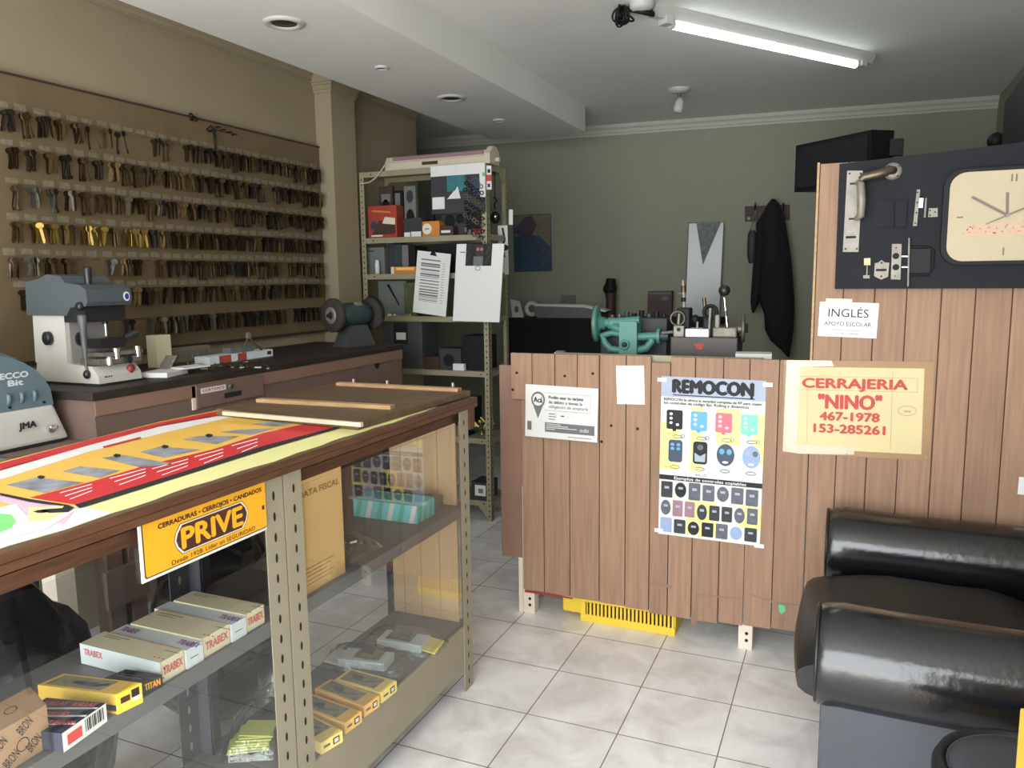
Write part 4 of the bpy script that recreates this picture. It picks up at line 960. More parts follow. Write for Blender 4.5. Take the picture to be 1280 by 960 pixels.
# far case: bottom shelf, four yellow cartons in a row
ZB = 0.2575
spec = [((401, 929), (428, 913), 0.19, 'box_yellow'), ((431, 904), (452, 889), 0.2, 'box_orange'), ((455, 883), (474, 870), 0.2, 'box_orange'), ((477, 866), (496, 851), 0.18, 'box_yellow')]
lab = ['pale yellow lock carton nearest the metal posts on the bottom shelf', 'orange yellow lock carton second from the metal posts', 'orange yellow lock carton third from the metal posts', 'pale yellow lock carton next to the clear bags']
for k, (q0, q1, L, m) in enumerate(spec):
    B_ = PZ(*q0, ZB + 0.034); C_ = PZ(*q1, ZB + 0.034); e = (C_ - B_); n = Vector((-e.y, e.x, 0)).normalized()
    if k: e = e * min(1.0, 0.078 / e.length)
    c = Carton(B_ + n * L, B_, B_ + n * L + e, ZB, m, 'lock_carton', lab[k], 'yellow lock cartons on the bottom shelf'); w, h, e = c.top.w, c.top.h, c.right.w
    c.top.rect(w * 0.06, h * 0.12, w * 0.8, h * 0.88, 'box_pic'); c.top.line([(w * 0.2, h * 0.5), (w * 0.5, h * 0.35), (w * 0.7, h * 0.6)], 0.012, 'grey_box', 2); c.top.disc(w * 0.35, h * 0.5, 0.016, 0.012, 'machine_grey', 3, 12)
    c.right.rect(e * 0.55, c.h * 0.25, e * 0.85, c.h * 0.8, 'ink'); c.right.rect(e * 0.6, c.h * 0.35, e * 0.8, c.h * 0.7, 'paper', 2); c.right.rect(e * 0.12, c.h * 0.4, e * 0.42, c.h * 0.6, 'ink_grey', 1); c.done()
def pillow(b, c, sx, sy, sz, rz, m, n=10, crumple=0.0, seed=0):
    rnd = random.Random(seed); vs = []; fs = []; M = Matrix.Translation(c) @ Matrix.Rotation(rz, 4, 'Z')
    for top in (1, 0):
        o = len(vs)
        for i in range(n + 1):
            for j in range(n + 1):
                u, v = 2 * i / n - 1, 2 * j / n - 1; e = max(0.0, (1 - abs(u) ** 3) * (1 - abs(v) ** 3)) ** 0.5
                z = (sz if top else 0) * e + (rnd.uniform(-1, 1) * crumple if top and 0 < i < n and 0 < j < n else 0)
                edge = 1 + (rnd.uniform(-0.06, 0.02) if crumple and (i in (0, n) or j in (0, n)) and top else 0)
                vs.append(M @ Vector((u * sx / 2, v * sy / 2, max(0, z) + (0 if top else 0.0005))))
        for i in range(n):
            for j in range(n):
                q = (o + i * (n + 1) + j, o + (i + 1) * (n + 1) + j, o + (i + 1) * (n + 1) + j + 1, o + i * (n + 1) + j + 1); fs.append(q if top else tuple(reversed(q)))
    b.add(vs, fs, m, True)
for k, (u, v, rz, lb) in enumerate(((505, 806, 0.1, 'clear bagged lock kit with yellow card farthest back on the bottom shelf'), (458, 829, 0.15, 'clear bagged white lock kit next to the yellow cartons'))):
    p = PZ(u, v, ZB); t = thing('bagged_kit', p, lb, 'packet', None, rz)
    b = MB(); b.box((0, 0, 0.014), (0.17, 0.085, 0.028), 'box_bluewhite', None, 0.004); o = b.build('tray', t, world=False)
    b = MB(); b.box((-0.01 + 0.02 * k, 0, 0.03), (0.09, 0.06, 0.006), 'grey_box' if k == 0 else 'box_pic'); b.box((0.0, 0.01, 0.034), (0.04, 0.03, 0.008), 'machine_grey'); b.build('lock_body', t, world=False)
    b = MB(); b.box((0.11 if k == 0 else -0.11, 0.0, 0.012), (0.05, 0.08, 0.006), 'yellow_soft' if k == 0 else 'paper', (0.1, 0.15, 0)); b.build('header_card', t, world=False)
    b = MB(); pillow(b, (0, 0, 0), 0.29, 0.135, 0.055, 0, 'clear_bag', 12, 0.005, k); b.build('clear_bag', t, world=False)
# lime key tags in a bag on the near case bottom shelf
p = PZ(322, 930, ZB); t = thing('bag_of_tags', p, 'clear bag of lime yellow key tags on the bottom shelf of the near case', 'bag', None, 0.5)
for k in range(7):
    b = MB(); b.box((0.004 * k - 0.02, -0.01 + 0.003 * k, 0.006 + 0.006 * k), (0.11 - 0.004 * k, 0.075, 0.004), 'key_lime', (random.uniform(-.05, .05), random.uniform(-.08, .08), random.uniform(-.15, .15)), 0.0015); b.build('key_tag', t, world=False)
b = MB(); pillow(b, (0.0, 0.04, 0), 0.17, 0.24, 0.08, 0, 'clear_bag', 12, 0.01, 5); b.tube([(-0.0, 0.15, 0.01), (0.0, 0.17, 0.05), (0.01, 0.18, 0.10)], [0.05, 0.03, 0.045], 'clear_bag', 12, cap=False); b.build('clear_bag', t, world=False)
# far case, middle shelf
B_ = PZ(521, 633, ZA + 0.062)
c = Carton(B_ + Vector((-0.255, 0, 0)), B_, B_ + Vector((-0.255, 0.12, 0)), ZA, 'cyan_box', 'striped_box', 'turquoise striped box on the middle shelf of the far case'); w = c.front.w
for k in range(6): c.front.poly([(w * (0.02 + 0.17 * k), 0), (w * (0.09 + 0.17 * k), 0), (w * (0.15 + 0.17 * k), c.h), (w * (0.08 + 0.17 * k), c.h)], 'paper' if k % 2 else 'cyan_stripe')
for k in range(3): c.right.poly([(c.right.w * (0.05 + 0.3 * k), 0), (c.right.w * (0.2 + 0.3 * k), 0), (c.right.w * (0.3 + 0.3 * k), c.h), (c.right.w * (0.15 + 0.3 * k), c.h)], 'cyan_stripe')
c.done()
b = MB(); b.box((-1.42, 2.36, ZA + 0.021), (0.2, 0.12, 0.042), 'grey_box', (0, 0, 0.1), 0.003); b.build('grey_carton', None, 'flat grey box behind the turquoise striped box', 'box')
t = thing('bag_of_fittings', (-1.43, 1.83, ZA), 'clear bag of dark metal fittings in front of the turquoise box', 'bag')
b = MB(); rnd = random.Random(4)
for k in range(40): b.box((-1.43 + rnd.uniform(-0.1, 0.1), 1.83 + rnd.uniform(-0.1, 0.1), ZA + 0.006 + rnd.uniform(0, 0.025)), (rnd.uniform(0.01, 0.04), rnd.uniform(0.006, 0.015), 0.006), rnd.choice(('old_steel', 'dark_brown', 'steel')), (rnd.uniform(-1, 1), rnd.uniform(-1, 1), rnd.uniform(0, 3)))
tag(b.build('metal_fittings', t), kind='stuff')
b = MB(); pillow(b, (-1.43, 1.83, ZA), 0.27, 0.3, 0.06, 0, 'clear_bag', 14, 0.008, 8); b.build('clear_bag', t)

# ---------------------------------------------------------------- rubbish bags behind the near case
def lumpy(b, c, r, sz, m, seed, n=28):
    rnd = random.Random(seed); vs = []; fs = []; ph = [rnd.uniform(0, 6) for _ in range(8)]; h = n // 2
    for i in range(h + 1):
        t_ = math.pi * i / h
        for j in range(n):
            a = 2 * math.pi * j / n
            k = 1 + 0.07 * math.sin(3 * a + ph[0] + 2 * t_) + 0.05 * math.sin(7 * a + ph[1] - 3 * t_) * math.sin(t_) + 0.04 * math.sin(5 * t_ + ph[2] + a)
            vs.append((c[0] + r[0] * math.sin(t_) * math.cos(a) * k, c[1] + r[1] * math.sin(t_) * math.sin(a) * k, max(c[2] - sz, c[2] + math.cos(t_) * sz * (k if t_ < 2 else 1))))
    for i in range(h):
        for j in range(n): fs.append((i * n + j, (i + 1) * n + j, (i + 1) * n + (j + 1) % n, i * n + (j + 1) % n))
    b.add(vs, fs, m, True)
b = MB(); lumpy(b, (-1.92, 1.15, 0.40), (0.27, 0.29, 0), 0.41, 'black_bag', 2); b.build('rubbish_bag', None, 'big shiny black rubbish bag behind the near display case', 'bag')
b = MB(); lumpy(b, (-1.98, 1.97, 0.34), (0.2, 0.24, 0), 0.34, 'black_bag', 5); b.build('rubbish_bag', None, 'crumpled dark bag heap on the floor behind the yellow sign', 'bag')
# ================================================================ key board on the left wall
kb = thing('key_board', (XL, 3.05, 1.215), 'long tan wall board hung with rows of key blanks', 'key board')
b = MB(); b.b2((XL + 0.001, 1.9, 1.222), (XL + 0.02, 4.075, 2.335), 'board_tan'); b.build('panel', kb)
b = MB(); b.b2((XL + 0.001, 1.89, 2.335), (XL + 0.026, 4.08, 2.343), 'dark_brown'); b.build('top_edging', kb); b = MB(); b.b2((XL + 0.001, 1.89, 1.208), (XL + 0.026, 4.08, 1.222), 'dark_brown'); b.build('bottom_edging', kb)
def key_mesh(kind, m):
    """one key blank hanging by its bow, flat in the yz plane, hole at the origin"""
    b = MB(); t = 0.0022
    L = (0.092, 0.082, 0.104)[kind]; br = (0.0145, 0.013, 0.014)[kind]; bw = (0.0055, 0.005, 0.004)[kind]
    bow = [(br * math.cos(2 * math.pi * i / 12) * (1.0 if kind != 1 else 1.08), -0.008 + br * (0.85 if kind == 0 else 1) * math.sin(2 * math.pi * i / 12)) for i in range(12)]
    b.prism(bow, (-t / 2, 0, 0), (0, 1, 0), (0, 0, 1), (t, 0, 0), m)
    zb_ = -L + 0.012
    if kind < 2: bl = [(-bw, -0.016), (-bw, zb_ + 0.004), (0, zb_), (bw * 0.6, zb_ + 0.01), (bw, zb_ + 0.016), (bw * 0.7, zb_ + 0.024), (bw, zb_ + 0.03), (bw, -0.016)]
    else: bl = [(-0.0025, -0.018), (-0.0025, zb_), (0.009, zb_), (0.009, zb_ + 0.014), (0.0025, zb_ + 0.014), (0.0025, -0.018)]
    b.prism(bl, (-t / 2, 0, 0), (0, 1, 0), (0, 0, 1), (t, 0, 0), m)
    me = bpy.data.meshes.new('key'); me.from_pydata([tuple(p) for p in b.v], [], b.f); me.materials.append(MATS[m]); me.update(); return me
KM = {(k, m): key_mesh(k, m) for k in range(3) for m in ('brass', 'brass_bright', 'brass_dark', 'iron_key', 'old_steel')}
rows = [2.195, 2.055, 1.912, 1.772, 1.634, 1.507, 1.366]
starts = [2.10, 2.105, 2.11, 2.10, 2.07, 2.10, 2.58]
words = ['top', 'second', 'third', 'fourth', 'fifth', 'sixth', 'bottom']
ordn = ['first', 'second', 'third', 'fourth', 'fifth', 'sixth', 'seventh', 'eighth', 'ninth', 'tenth', 'eleventh', 'twelfth', 'thirteenth', 'fourteenth', 'fifteenth', 'sixteenth', 'seventeenth', 'eighteenth', 'nineteenth', 'twentieth']
ordn += ['twenty-' + o for o in ordn[:9]] + ['thirtieth'] + ['thirty-' + o for o in ordn[:9]]
rk = random.Random(21)
DIP = 0.0
for r_, (z, ys) in enumerate(zip(rows, starts)):
    hb = MB(); lb = MB()
    if r_ < 6: lb.b2((XL + 0.0198, ys - 0.025, z + 0.009), (XL + 0.0203, 4.06, z + 0.037), 'board_tan')
    y = ys; n = 0
    while y < 4.04:
        left = (y - 2.05) / 2.0
        step = rk.uniform(0.058, 0.068) if left > 0.25 else rk.uniform(0.07, 0.08)
        hb.b2((XL + 0.02, ys - 0.02, z - 0.003), (XL + 0.0225, 4.05, z + 0.003), 'board_tan') if n == 0 and y == ys else None; hb.tube([(XL + 0.02, y, z + 0.001), (XL + 0.06, y, z - 0.001), (XL + 0.066, y, z + 0.006)], 0.0016, 'old_steel', 5)
        if r_ < 6: lb.b2((XL + 0.0202, y - 0.024, z + 0.012 + rk.uniform(-.003, .003)), (XL + 0.0212, y + 0.024, z + 0.034 + rk.uniform(-.004, .004)), 'label_white')
        gap = (r_ == 4 and 0.05 < left < 0.3 and rk.random() < 0.35) or (r_ == 5 and 0.03 < left < 0.27) or rk.random() < 0.02 or (r_ == 4 and rk.random() < 0.15) or (r_ == 0 and 0.3 < left < 0.5 and rk.random() < 0.4)
        if not gap:
            if r_ == 3 and left < 0.35: ms = ('brass_bright', 'brass', 'brass_bright')
            elif r_ in (2, 4) and left < 0.3: ms = ('brass', 'brass_dark', 'old_steel')
            elif r_ == 6: ms = ('brass_dark', 'old_steel', 'iron_key', 'brass')
            elif r_ < 2 : ms = ('brass_dark', 'iron_key', 'brass_dark', 'brass')
            else: ms = ('brass_dark', 'brass', 'iron_key')
            m = rk.choice(ms); kind = 0 if r_ in (3, 5, 6) else rk.choice((0, 0, 1, 2))
            if r_ < 2 and left < 0.25: kind = rk.choice((0, 2))
            nk = rk.randint(6, 8)
            if r_ >= 5: nk = rk.randint(4, 7)
            if r_ == 0 and 0.2 < left < 0.5: nk = rk.randint(1, 3)
            cn = {'brass': 'brass', 'brass_bright': 'bright brass', 'brass_dark': 'dark brass', 'iron_key': 'blackish', 'old_steel': 'grey steel'}[m]
            t = thing('key_bunch', (XL + 0.04, y, z - 0.012), ordn[n] + ' bunch from the left in the ' + words[r_] + ' row of the key board, ' + cn + ' keys', 'keys', 'key bunches on the wall board')
            for k in range(nk):
                o = bpy.data.objects.new('key', KM[(kind, m if rk.random() < 0.8 else rk.choice(ms))]); C.objects.link(o); o.parent = t
                o.location = (-0.015 + 0.042 * k / max(1, nk - 1) if nk > 1 else 0, rk.uniform(-0.006, 0.006), 0.009)
                o.rotation_euler = (rk.uniform(-0.2, 0.2), rk.uniform(-0.03, 0.03), rk.uniform(-0.7, 0.5))
            n += 1
        y += step
    o = hb.build('hook_row', kb)
    if r_ < 6: lb.build('label_strip', kb, 'whitish strip of paper key labels')
# loose ornaments at the top of the board
p = PX(262, 168, XL + 0.03); b = MB(); b.tube([p + Vector((-0.008, 0, 0.02)), p + Vector((0.01, 0, 0.03)), p + Vector((0.012, 0.02, 0.02)), p + Vector((0.005, 0.03, -0.03)), p + Vector((0.0, 0.035, -0.07))], [0.012, 0.016, 0.008, 0.006, 0.004], 'iron_key', 8)
for k in range(4): q = p + Vector((0, 0.06 + 0.04 * k, 0.045 - 0.006 * k)); b.tube([q + Vector((-0.012, -0.012, -0.004)), q + Vector((0.004, 0.0, 0.002)), q + Vector((0.0, 0.018, 0.003))], 0.003, 'iron_key', 6)
b.tube([p + Vector((-0.008, 0.0, 0.03)), p + Vector((-0.004, 0.18, 0.03))], 0.0015, 'iron_key', 5)
b.build('curved_hooks', kb)
b = MB(); p = PX(239, 146, XL + 0.03); b.torus(p, (1, 0.3, 0), 0.016, 0.004, 'iron_key', 14, 6); b.torus(p + Vector((0, 0.025, -0.005)), (1, 0, 0.3), 0.012, 0.003, 'iron_key', 12, 6); b.build('ring_hook', kb)

# ================================================================ workbench
ZW, BF = 1.155, -2.40
wb = thing('workbench', (-2.7, 2.86, 0), 'pink-brown painted workbench with a dark top below the key board', 'workbench')
b = MB(); b.b2((XL + 0.03, 1.875, ZW - 0.03), (BF + 0.012, 3.945, ZW), 'bench_top', 0.004); b.build('worktop', wb)
b = MB(); b.b2((BF - 0.022, 1.89, 0.66), (BF, 3.935, ZW - 0.031), 'bench_paint'); b.b2((XL + 0.03, 1.89, 0.66), (BF - 0.022, 1.915, ZW - 0.031), 'bench_paint'); b.b2((XL + 0.03, 3.91, 0.0), (BF - 0.022, 3.935, ZW - 0.031), 'bench_paint')
b.b2((BF - 0.001, 1.89, ZW - 0.085), (BF + 0.006, 3.935, ZW - 0.031), 'plank_dark'); b.build('cabinet', wb)
dp = [PX(u, v, BF + 0.002) for u, v in ((240, 479), (325, 456), (326, 490), (245, 514))]
y0, y1, zt, zbm = 2.345, 2.735, 1.062 + 0.055, 1.025
dr = MB(); dr.b2((BF, y0, zbm), (BF + 0.012, y1, zt), 'bench_paint', 0.002); dr.b2((BF - 0.001, y0 - 0.018, zbm - 0.004), (BF + 0.006, y0 - 0.001, zt), 'cream'); o = dr.build('drawer', wb)
q = MB(); q.b2((BF + 0.0122, y0 + 0.15, zbm + 0.02), (BF + 0.0132, y0 + 0.25, zbm + 0.042), 'hole_black'); q.build('finger_slot', o)
q = MB(); s = Sheet(q, (BF + 0.0125, y0 + 0.02, zt - 0.035), (0, 1, 0), (0, 0, 1), 0.14, 0.022); s.rect(0, 0, 0.14, 0.022, 'paper'); s.text('CORTAMOS', 0.07, 0.006, 0.011, 'ink_red', 0.12, 2, bold=0.0008); q.build('sticker', o, 'white sticker with red lettering')
q = MB(); c = Vector((BF + 0.012, y0 + 0.19, zt - 0.025)); q.lathe([(0, 0.004), (0.01, 0.004), (0.012, 0)], 'old_steel', c, (1, 0, 0), 14); q.build('lock', o)
c = PX(471, 453, BF + 0.001); b = MB(); b.prism([(0.024 * math.cos(2 * math.pi * i / 16), 0.036 * math.sin(2 * math.pi * i / 16)) for i in range(16)], c, (0, 1, 0), (0, 0, 1), (0.003, 0, 0), 'hole_black'); b.build('cable_hole', wb)
for y in (1.905, 2.0, 3.2):
    b = MB(); b.b2((BF - 0.09, y, 0), (BF - 0.024, y + 0.066, 0.66), 'bench_paint'); b.build('leg', wb)
b = MB(); b.b2((BF - 0.022, 1.88, 0.36), (BF + 0.0, 2.06, 0.5), 'bench_paint'); b.build('cross_rail', wb)
b = MB()
for y in (2.25, 2.4, 2.55): b.b2((-2.75, y, 0), (-2.72, y + 0.05, 0.66), 'grey_dark')
b.build('inner_slat', wb)
# lower bench in front of it
lbn = thing('low_bench', (-2.7, 1.0, 0), 'lower bench end carrying the teal topped machine', 'workbench')
b = MB(); b.b2((XL + 0.03, 0.3, 0.955), (BF + 0.06, 1.868, 0.985), 'bench_paint', 0.003); b.build('worktop', lbn)
b = MB(); b.b2((BF - 0.03, 0.3, 0.83), (BF + 0.02, 1.868, 0.955), 'bench_paint'); b.build('front_rail', lbn)
for y in (0.35, 1.69):
    b = MB(); b.b2((BF - 0.07, y, 0), (BF - 0.0, y + 0.07, 0.83), 'post_white'); b.build('leg', lbn, 'pale wooden leg')
b = MB(); b.b2((BF - 0.12, 1.4, 0.0), (BF - 0.1, 1.7, 0.6), 'grey_dark'); b.build('dark_back', lbn)

# ---------------------------------------------------------------- key milling machine
MB.T0 = Matrix.Translation((-2.70, 2.015, 0)) @ Matrix.Diagonal((0.80, 0.77, 1, 1)) @ Matrix.Translation((2.70, -2.0, 0))
Y0 = 2.0
mm = thing('key_machine', (-2.72, 2.12, ZW), 'grey and white key milling machine with lever on the workbench', 'machine')
b = MB(); b.b2((-2.92, 1.985, ZW), (-2.46, 2.26, ZW + 0.008), 'hole_black'); b.build('rubber_mat', mm)
b = MB(); zb_ = ZW + 0.008
# base: plinth sloping up to the column
b.prism([(-2.90, 0), (-2.47, 0), (-2.475, 0.03), (-2.51, 0.062), (-2.66, 0.07), (-2.88, 0.07)], (0, 1.995, zb_), (1, 0, 0), (0, 0, 1), (0, 0.245, 0), 'machine_white')
s = Sheet(b, (-2.475, 1.995, zb_), (0, 1, 0), (0.0, 0, 1), 0.245, 0.03)
b.build('base', mm)
b = MB(); s = Sheet(b, (-2.4745, 1.995, zb_ + 0.008), (0, 1, 0), (0, 0, 1), 1, 1); s.text('JMA', 0.055, 0.002, 0.016, 'ink', 0.05, 2, bold=0.0016, shear=0.15); b.build('logo', mm)
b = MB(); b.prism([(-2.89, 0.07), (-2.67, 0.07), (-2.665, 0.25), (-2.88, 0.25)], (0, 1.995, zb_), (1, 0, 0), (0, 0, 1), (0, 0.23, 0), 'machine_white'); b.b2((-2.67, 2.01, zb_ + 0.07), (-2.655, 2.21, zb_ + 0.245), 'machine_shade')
b.build('column', mm)
b = MB(); b.prism([(-2.90, 0.25), (-2.63, 0.25), (-2.60, 0.28), (-2.50, 0.285), (-2.485, 0.30), (-2.49, 0.345), (-2.53, 0.362), (-2.62, 0.37), (-2.65, 0.395), (-2.74, 0.402), (-2.80, 0.385), (-2.89, 0.375)], (0, 1.98, zb_), (1, 0, 0), (0, 0, 1), (0, 0.25, 0), 'machine_grey')
hd = b.build('head_cover', mm)
b = MB(); b.prism([(0.018 * math.cos(2 * math.pi * i / 14), 0.018 * math.sin(2 * math.pi * i / 14)) for i in range(14)], (-2.487, 2.20, zb_ + 0.317), (0, 1, 0), (0, 0, 1), (0.003, 0, 0), 'white'); b.prism([(0.012 * math.cos(2 * math.pi * i / 14), 0.012 * math.sin(2 * math.pi * i / 14)) for i in range(14)], (-2.484, 2.20, zb_ + 0.317), (0, 1, 0), (0, 0, 1), (0.001, 0, 0), 'blue_badge'); b.build('badge', hd)
b = MB(); b.b2((-2.66, 1.99, zb_ + 0.225), (-2.52, 2.215, zb_ + 0.283), 'hole_black'); b.build('spindle_housing', mm)
b = MB(); p = Vector((-2.56, 2.055, zb_ + 0.37)); b.lathe([(0, 0.06), (0.014, 0.06), (0.019, 0.05), (0.016, 0.0), (0.014, -0.02)], 'knob_black', p, (0, 0, 1), 16); b.build('top_knob', mm)
b = MB(); p = Vector((-2.53, 1.978, zb_ + 0.285)); b.lathe([(0, 0.02), (0.014, 0.02), (0.017, 0.0)], 'knob_black', p, (0.3, -1, 0), 14); b.build('side_knob', mm)
b = MB(); p = Vector((-2.77, 1.994, zb_ + 0.165)); b.lathe([(0, 0.03), (0.018, 0.03), (0.025, 0.026), (0.026, 0.006), (0.02, 0.0)], 'knob_black', p, (0, -1, 0), 22); b.build('round_knob', mm)
b = MB(); x, y = -2.535, 1.985
b.lathe([(0, 0.255), (0.017, 0.255), (0.021, 0.248), (0.02, 0.215), (0.015, 0.20), (0.012, 0.12), (0.009, 0.09)], 'lever_grey', (x, y, zb_), (0, 0, 1), 16); b.build('feed_lever', mm)
b = MB(); b.cyl((x, y, zb_ + 0.09), (x, y, zb_ + 0.045), 0.005, 'old_steel'); b.sphere((x, y, zb_ + 0.035), 0.017, 'knob_black', 14); b.build('lever_rod', mm)
b = MB(); b.cyl((-2.56, 2.13, zb_ + 0.23), (-2.56, 2.13, zb_ + 0.17), 0.007, 'chrome'); b.cyl((-2.56, 2.13, zb_ + 0.25), (-2.56, 2.13, zb_ + 0.215), 0.014, 'knob_black'); b.build('cutter', mm)
b = MB(); b.b2((-2.61, 2.06, zb_ + 0.125), (-2.52, 2.20, zb_ + 0.16), 'knob_black'); b.cyl((-2.52, 2.20, zb_ + 0.155), (-2.50, 2.26, zb_ + 0.175), 0.016, 'knob_black'); b.build('clamp_block', mm)
b = MB(); b.b2((-2.60, 2.03, zb_ + 0.098), (-2.47, 2.26, zb_ + 0.112), 'steel')
for y in (2.11, 2.235): b.cyl((-2.48, y, zb_ + 0.085), (-2.48, y, zb_ + 0.125), 0.018, 'chrome', n=18)
b.b2((-2.50, 2.06, zb_ + 0.105), (-2.475, 2.10, zb_ + 0.118), 'knob_black'); b.build('upper_vise', mm)
b = MB(); b.b2((-2.60, 2.01, zb_ + 0.068), (-2.475, 2.25, zb_ + 0.09), 'steel')
b.cyl((-2.475, 2.065, zb_ + 0.066), (-2.475, 2.065, zb_ + 0.096), 0.016, 'chrome', n=18); b.cyl((-2.475, 2.16, zb_ + 0.08), (-2.45, 2.16, zb_ + 0.08), 0.016, 'knob_black', n=16); b.build('carriage', mm)
b = MB(); b.lathe([(0, 0.02), (0.014, 0.02), (0.018, 0.0)], 'red_knob', (-2.485, 2.185, zb_ + 0.038), (1, 0, 0.5), 16); b.build('stop_button', mm)
b = MB(); b.cyl((-2.665, 2.06, zb_ + 0.16), (-2.64, 2.06, zb_ + 0.16), 0.026, 'knob_black'); b.cyl((-2.64, 2.06, zb_ + 0.16), (-2.638, 2.06, zb_ + 0.16), 0.012, 'chrome'); b.build('dial', mm)

MB.T0 = Matrix.Identity(4)
# ---------------------------------------------------------------- teal topped cutter on the low bench
ec = thing('key_cutter', (-2.68, 1.62, 0.985), 'teal domed key cutter with white base on the lower bench', 'machine')
b = MB(); b.box((-2.68, 1.56, 0.985 + 0.004), (0.36, 0.55, 0.008), 'hole_black')
z0 = 0.993
b.build('rubber_mat', ec)
b = MB(); b.box((-2.68, 1.55, z0 + 0.062), (0.35, 0.63, 0.124), 'machine_white', None, 0.012, (0.86, 0.9)); b.build('base', ec)
# dome: half round across y
pr = [(0.28 * math.cos(R(a)), 0.20 * math.sin(R(a)) ** 0.85 if a not in (0, 180) else 0.0) for a in range(0, 181, 12)]
b = MB(); b.prism([(y, z) for y, z in pr], (-2.83, 1.555, z0 + 0.122), (0, 1, 0), (0, 0, 1), (0.30, 0, 0), 'cover_teal', True)
dm = b.build('cover', ec)
b = MB()
def dome(y, e=0.0):
    c = max(-1, min(1, (y - 1.555) / 0.28)); return z0 + 0.122 + 0.20 * (math.sqrt(max(0, 1 - c * c)) ** 0.85) + e
for dy in (1.60, 1.66, 1.72): pass
for k in range(4):
    # raised ribs running over the shoulder of the cover
    x = -2.56 - 0.055 * k
    b.tube([(x, y, dome(y, 0.002)) for y in (1.52, 1.58, 1.64, 1.69, 1.73, 1.765)], [0.004, 0.009, 0.010, 0.010, 0.009, 0.003], 'cover_teal', 8)
b.build('ribs', dm)
b = MB(); s = Sheet(b, (-2.5298, 1.66, z0 + 0.125), (0, 1, 0), (0, 0, 1), 1, 1)
s.text('ECCO', 0.045, 0.105, 0.018, 'silver_ink', 0.095, 2, bold=0.0018); s.text('Bit', 0.047, 0.08, 0.018, 'silver_ink', 0.05, 2, bold=0.0018); b.build('lettering', ec)
b = MB()
for y in (1.675, 1.72, 1.765): b.tube([(-2.528, y, z0 + 0.19 - 0.012), (-2.522, y, z0 + 0.175), (-2.522, y, z0 + 0.158), (-2.529, y, z0 + 0.145)], [0.004, 0.007, 0.007, 0.004], 'cover_teal', 8)
b.build('finger_ribs', dm)
b = MB()
for y in (1.68, 1.80): b.cyl((-2.531, y, z0 + 0.135), (-2.527, y, z0 + 0.135), 0.005, 'hole_black', n=10)
b.build('cover_screw', dm)
b = MB(); s = Sheet(b, (-2.509, 1.69, z0 + 0.06), (0, 1, 0), Vector((-0.18, 0, 1)), 1, 1); s.text('JMA', 0.03, 0.0, 0.02, 'ink', 0.06, 2, bold=0.0018, shear=0.15); b.build('logo', ec)
b = MB(); b.cyl((-2.515, 1.80, z0 + 0.045), (-2.50, 1.80, z0 + 0.043), 0.013, 'chrome'); b.cyl((-2.50, 1.80, z0 + 0.045), (-2.475, 1.803, z0 + 0.052), 0.005, 'chrome'); b.build('toggle_switch', ec)
b = MB(); p = PZ(10, 590, 0.985) + Vector((0, 0, 0.025)); b.tube([p + Vector((-0.1, -0.1, 0.03)), p, p + Vector((0.04, 0.02, -0.005))], 0.02, 'old_steel', 12); b.build('metal_pipe', None, 'short grey metal pipe in front of the teal topped machine', 'pipe')

# ---------------------------------------------------------------- bench grinder
g = PZ(447, 428, ZW); gx, gy = -2.60, 3.755
gr = thing('bench_grinder', (gx, gy, ZW), 'green bench grinder with stone wheel at the far end of the workbench', 'grinder')
ax = Vector((0.3, 0.95, 0)).normalized()
cz = ZW + 0.18; c0 = Vector((gx, gy, cz))
b = MB(); b.lathe([(0, -0.10), (0.045, -0.10), (0.06, -0.085), (0.068, -0.05), (0.068, 0.05), (0.06, 0.085), (0.045, 0.10), (0, 0.10)], 'grinder_green', c0, ax, 28); b.build('motor', gr)
for s_ in (-1, 1):
    b = MB(); q = c0 + ax * s_ * 0.14; b.lathe([(0.0, -0.018), (0.09, -0.018), (0.095, -0.013), (0.095, 0.013), (0.09, 0.018), (0.04, 0.016), (0.0, 0.0165)], 'stone', q, ax * s_, 32); b.build('grinding_wheel', gr)
    b = MB(); b.lathe([(0.048, 0.0), (0.046, 0.005), (0.024, 0.006), (0.022, 0.002)], 'nickel', q + ax * s_ * 0.0175, ax * s_, 24); b.lathe([(0, 0.022), (0.011, 0.022), (0.012, 0.0)], 'hole_black', q + ax * s_ * 0.018, ax * s_, 8); b.cyl(q - ax * s_ * 0.03, q, 0.016, 'old_steel'); b.build('flange', gr)
b = MB(); sdv = Vector((-ax.y, ax.x, 0))
for r_, w_ in ((0.09, 0.05),):
    q = c0 + ax * 0.135; vs = []
    b.tube([q + (sdv * math.cos(R(a)) + Vector((0, 0, 1)) * math.sin(R(a))) * r_ for a in range(0, 200, 15)], 0.012, 'black', 8)
b.build('wheel_guard', gr)
b = MB(); b.prism([(-0.11, 0), (0.11, 0), (0.095, 0.02), (0.05, 0.12), (-0.05, 0.12), (-0.095, 0.02)], c0 + Vector((0, 0, -0.18)) - sdv * 0.06, ax, (0, 0, 1), sdv * 0.12, 'grinder_grey'); b.build('pedestal', gr)
b = MB(); n_ = Vector((0.25, -0.62, 0.74)).normalized(); s = Sheet(b, c0 + ax * -0.02 + (sdv * -0.62 + Vector((0, 0, 0.78))).normalized() * 0.069 - ax * 0.0, ax, (sdv * 0.78 + Vector((0, 0, 0.62))), 0.05, 0.03); s.rect(0, -0.005, 0.055, 0.025, 'nickel'); b.build('rating_plate', gr)

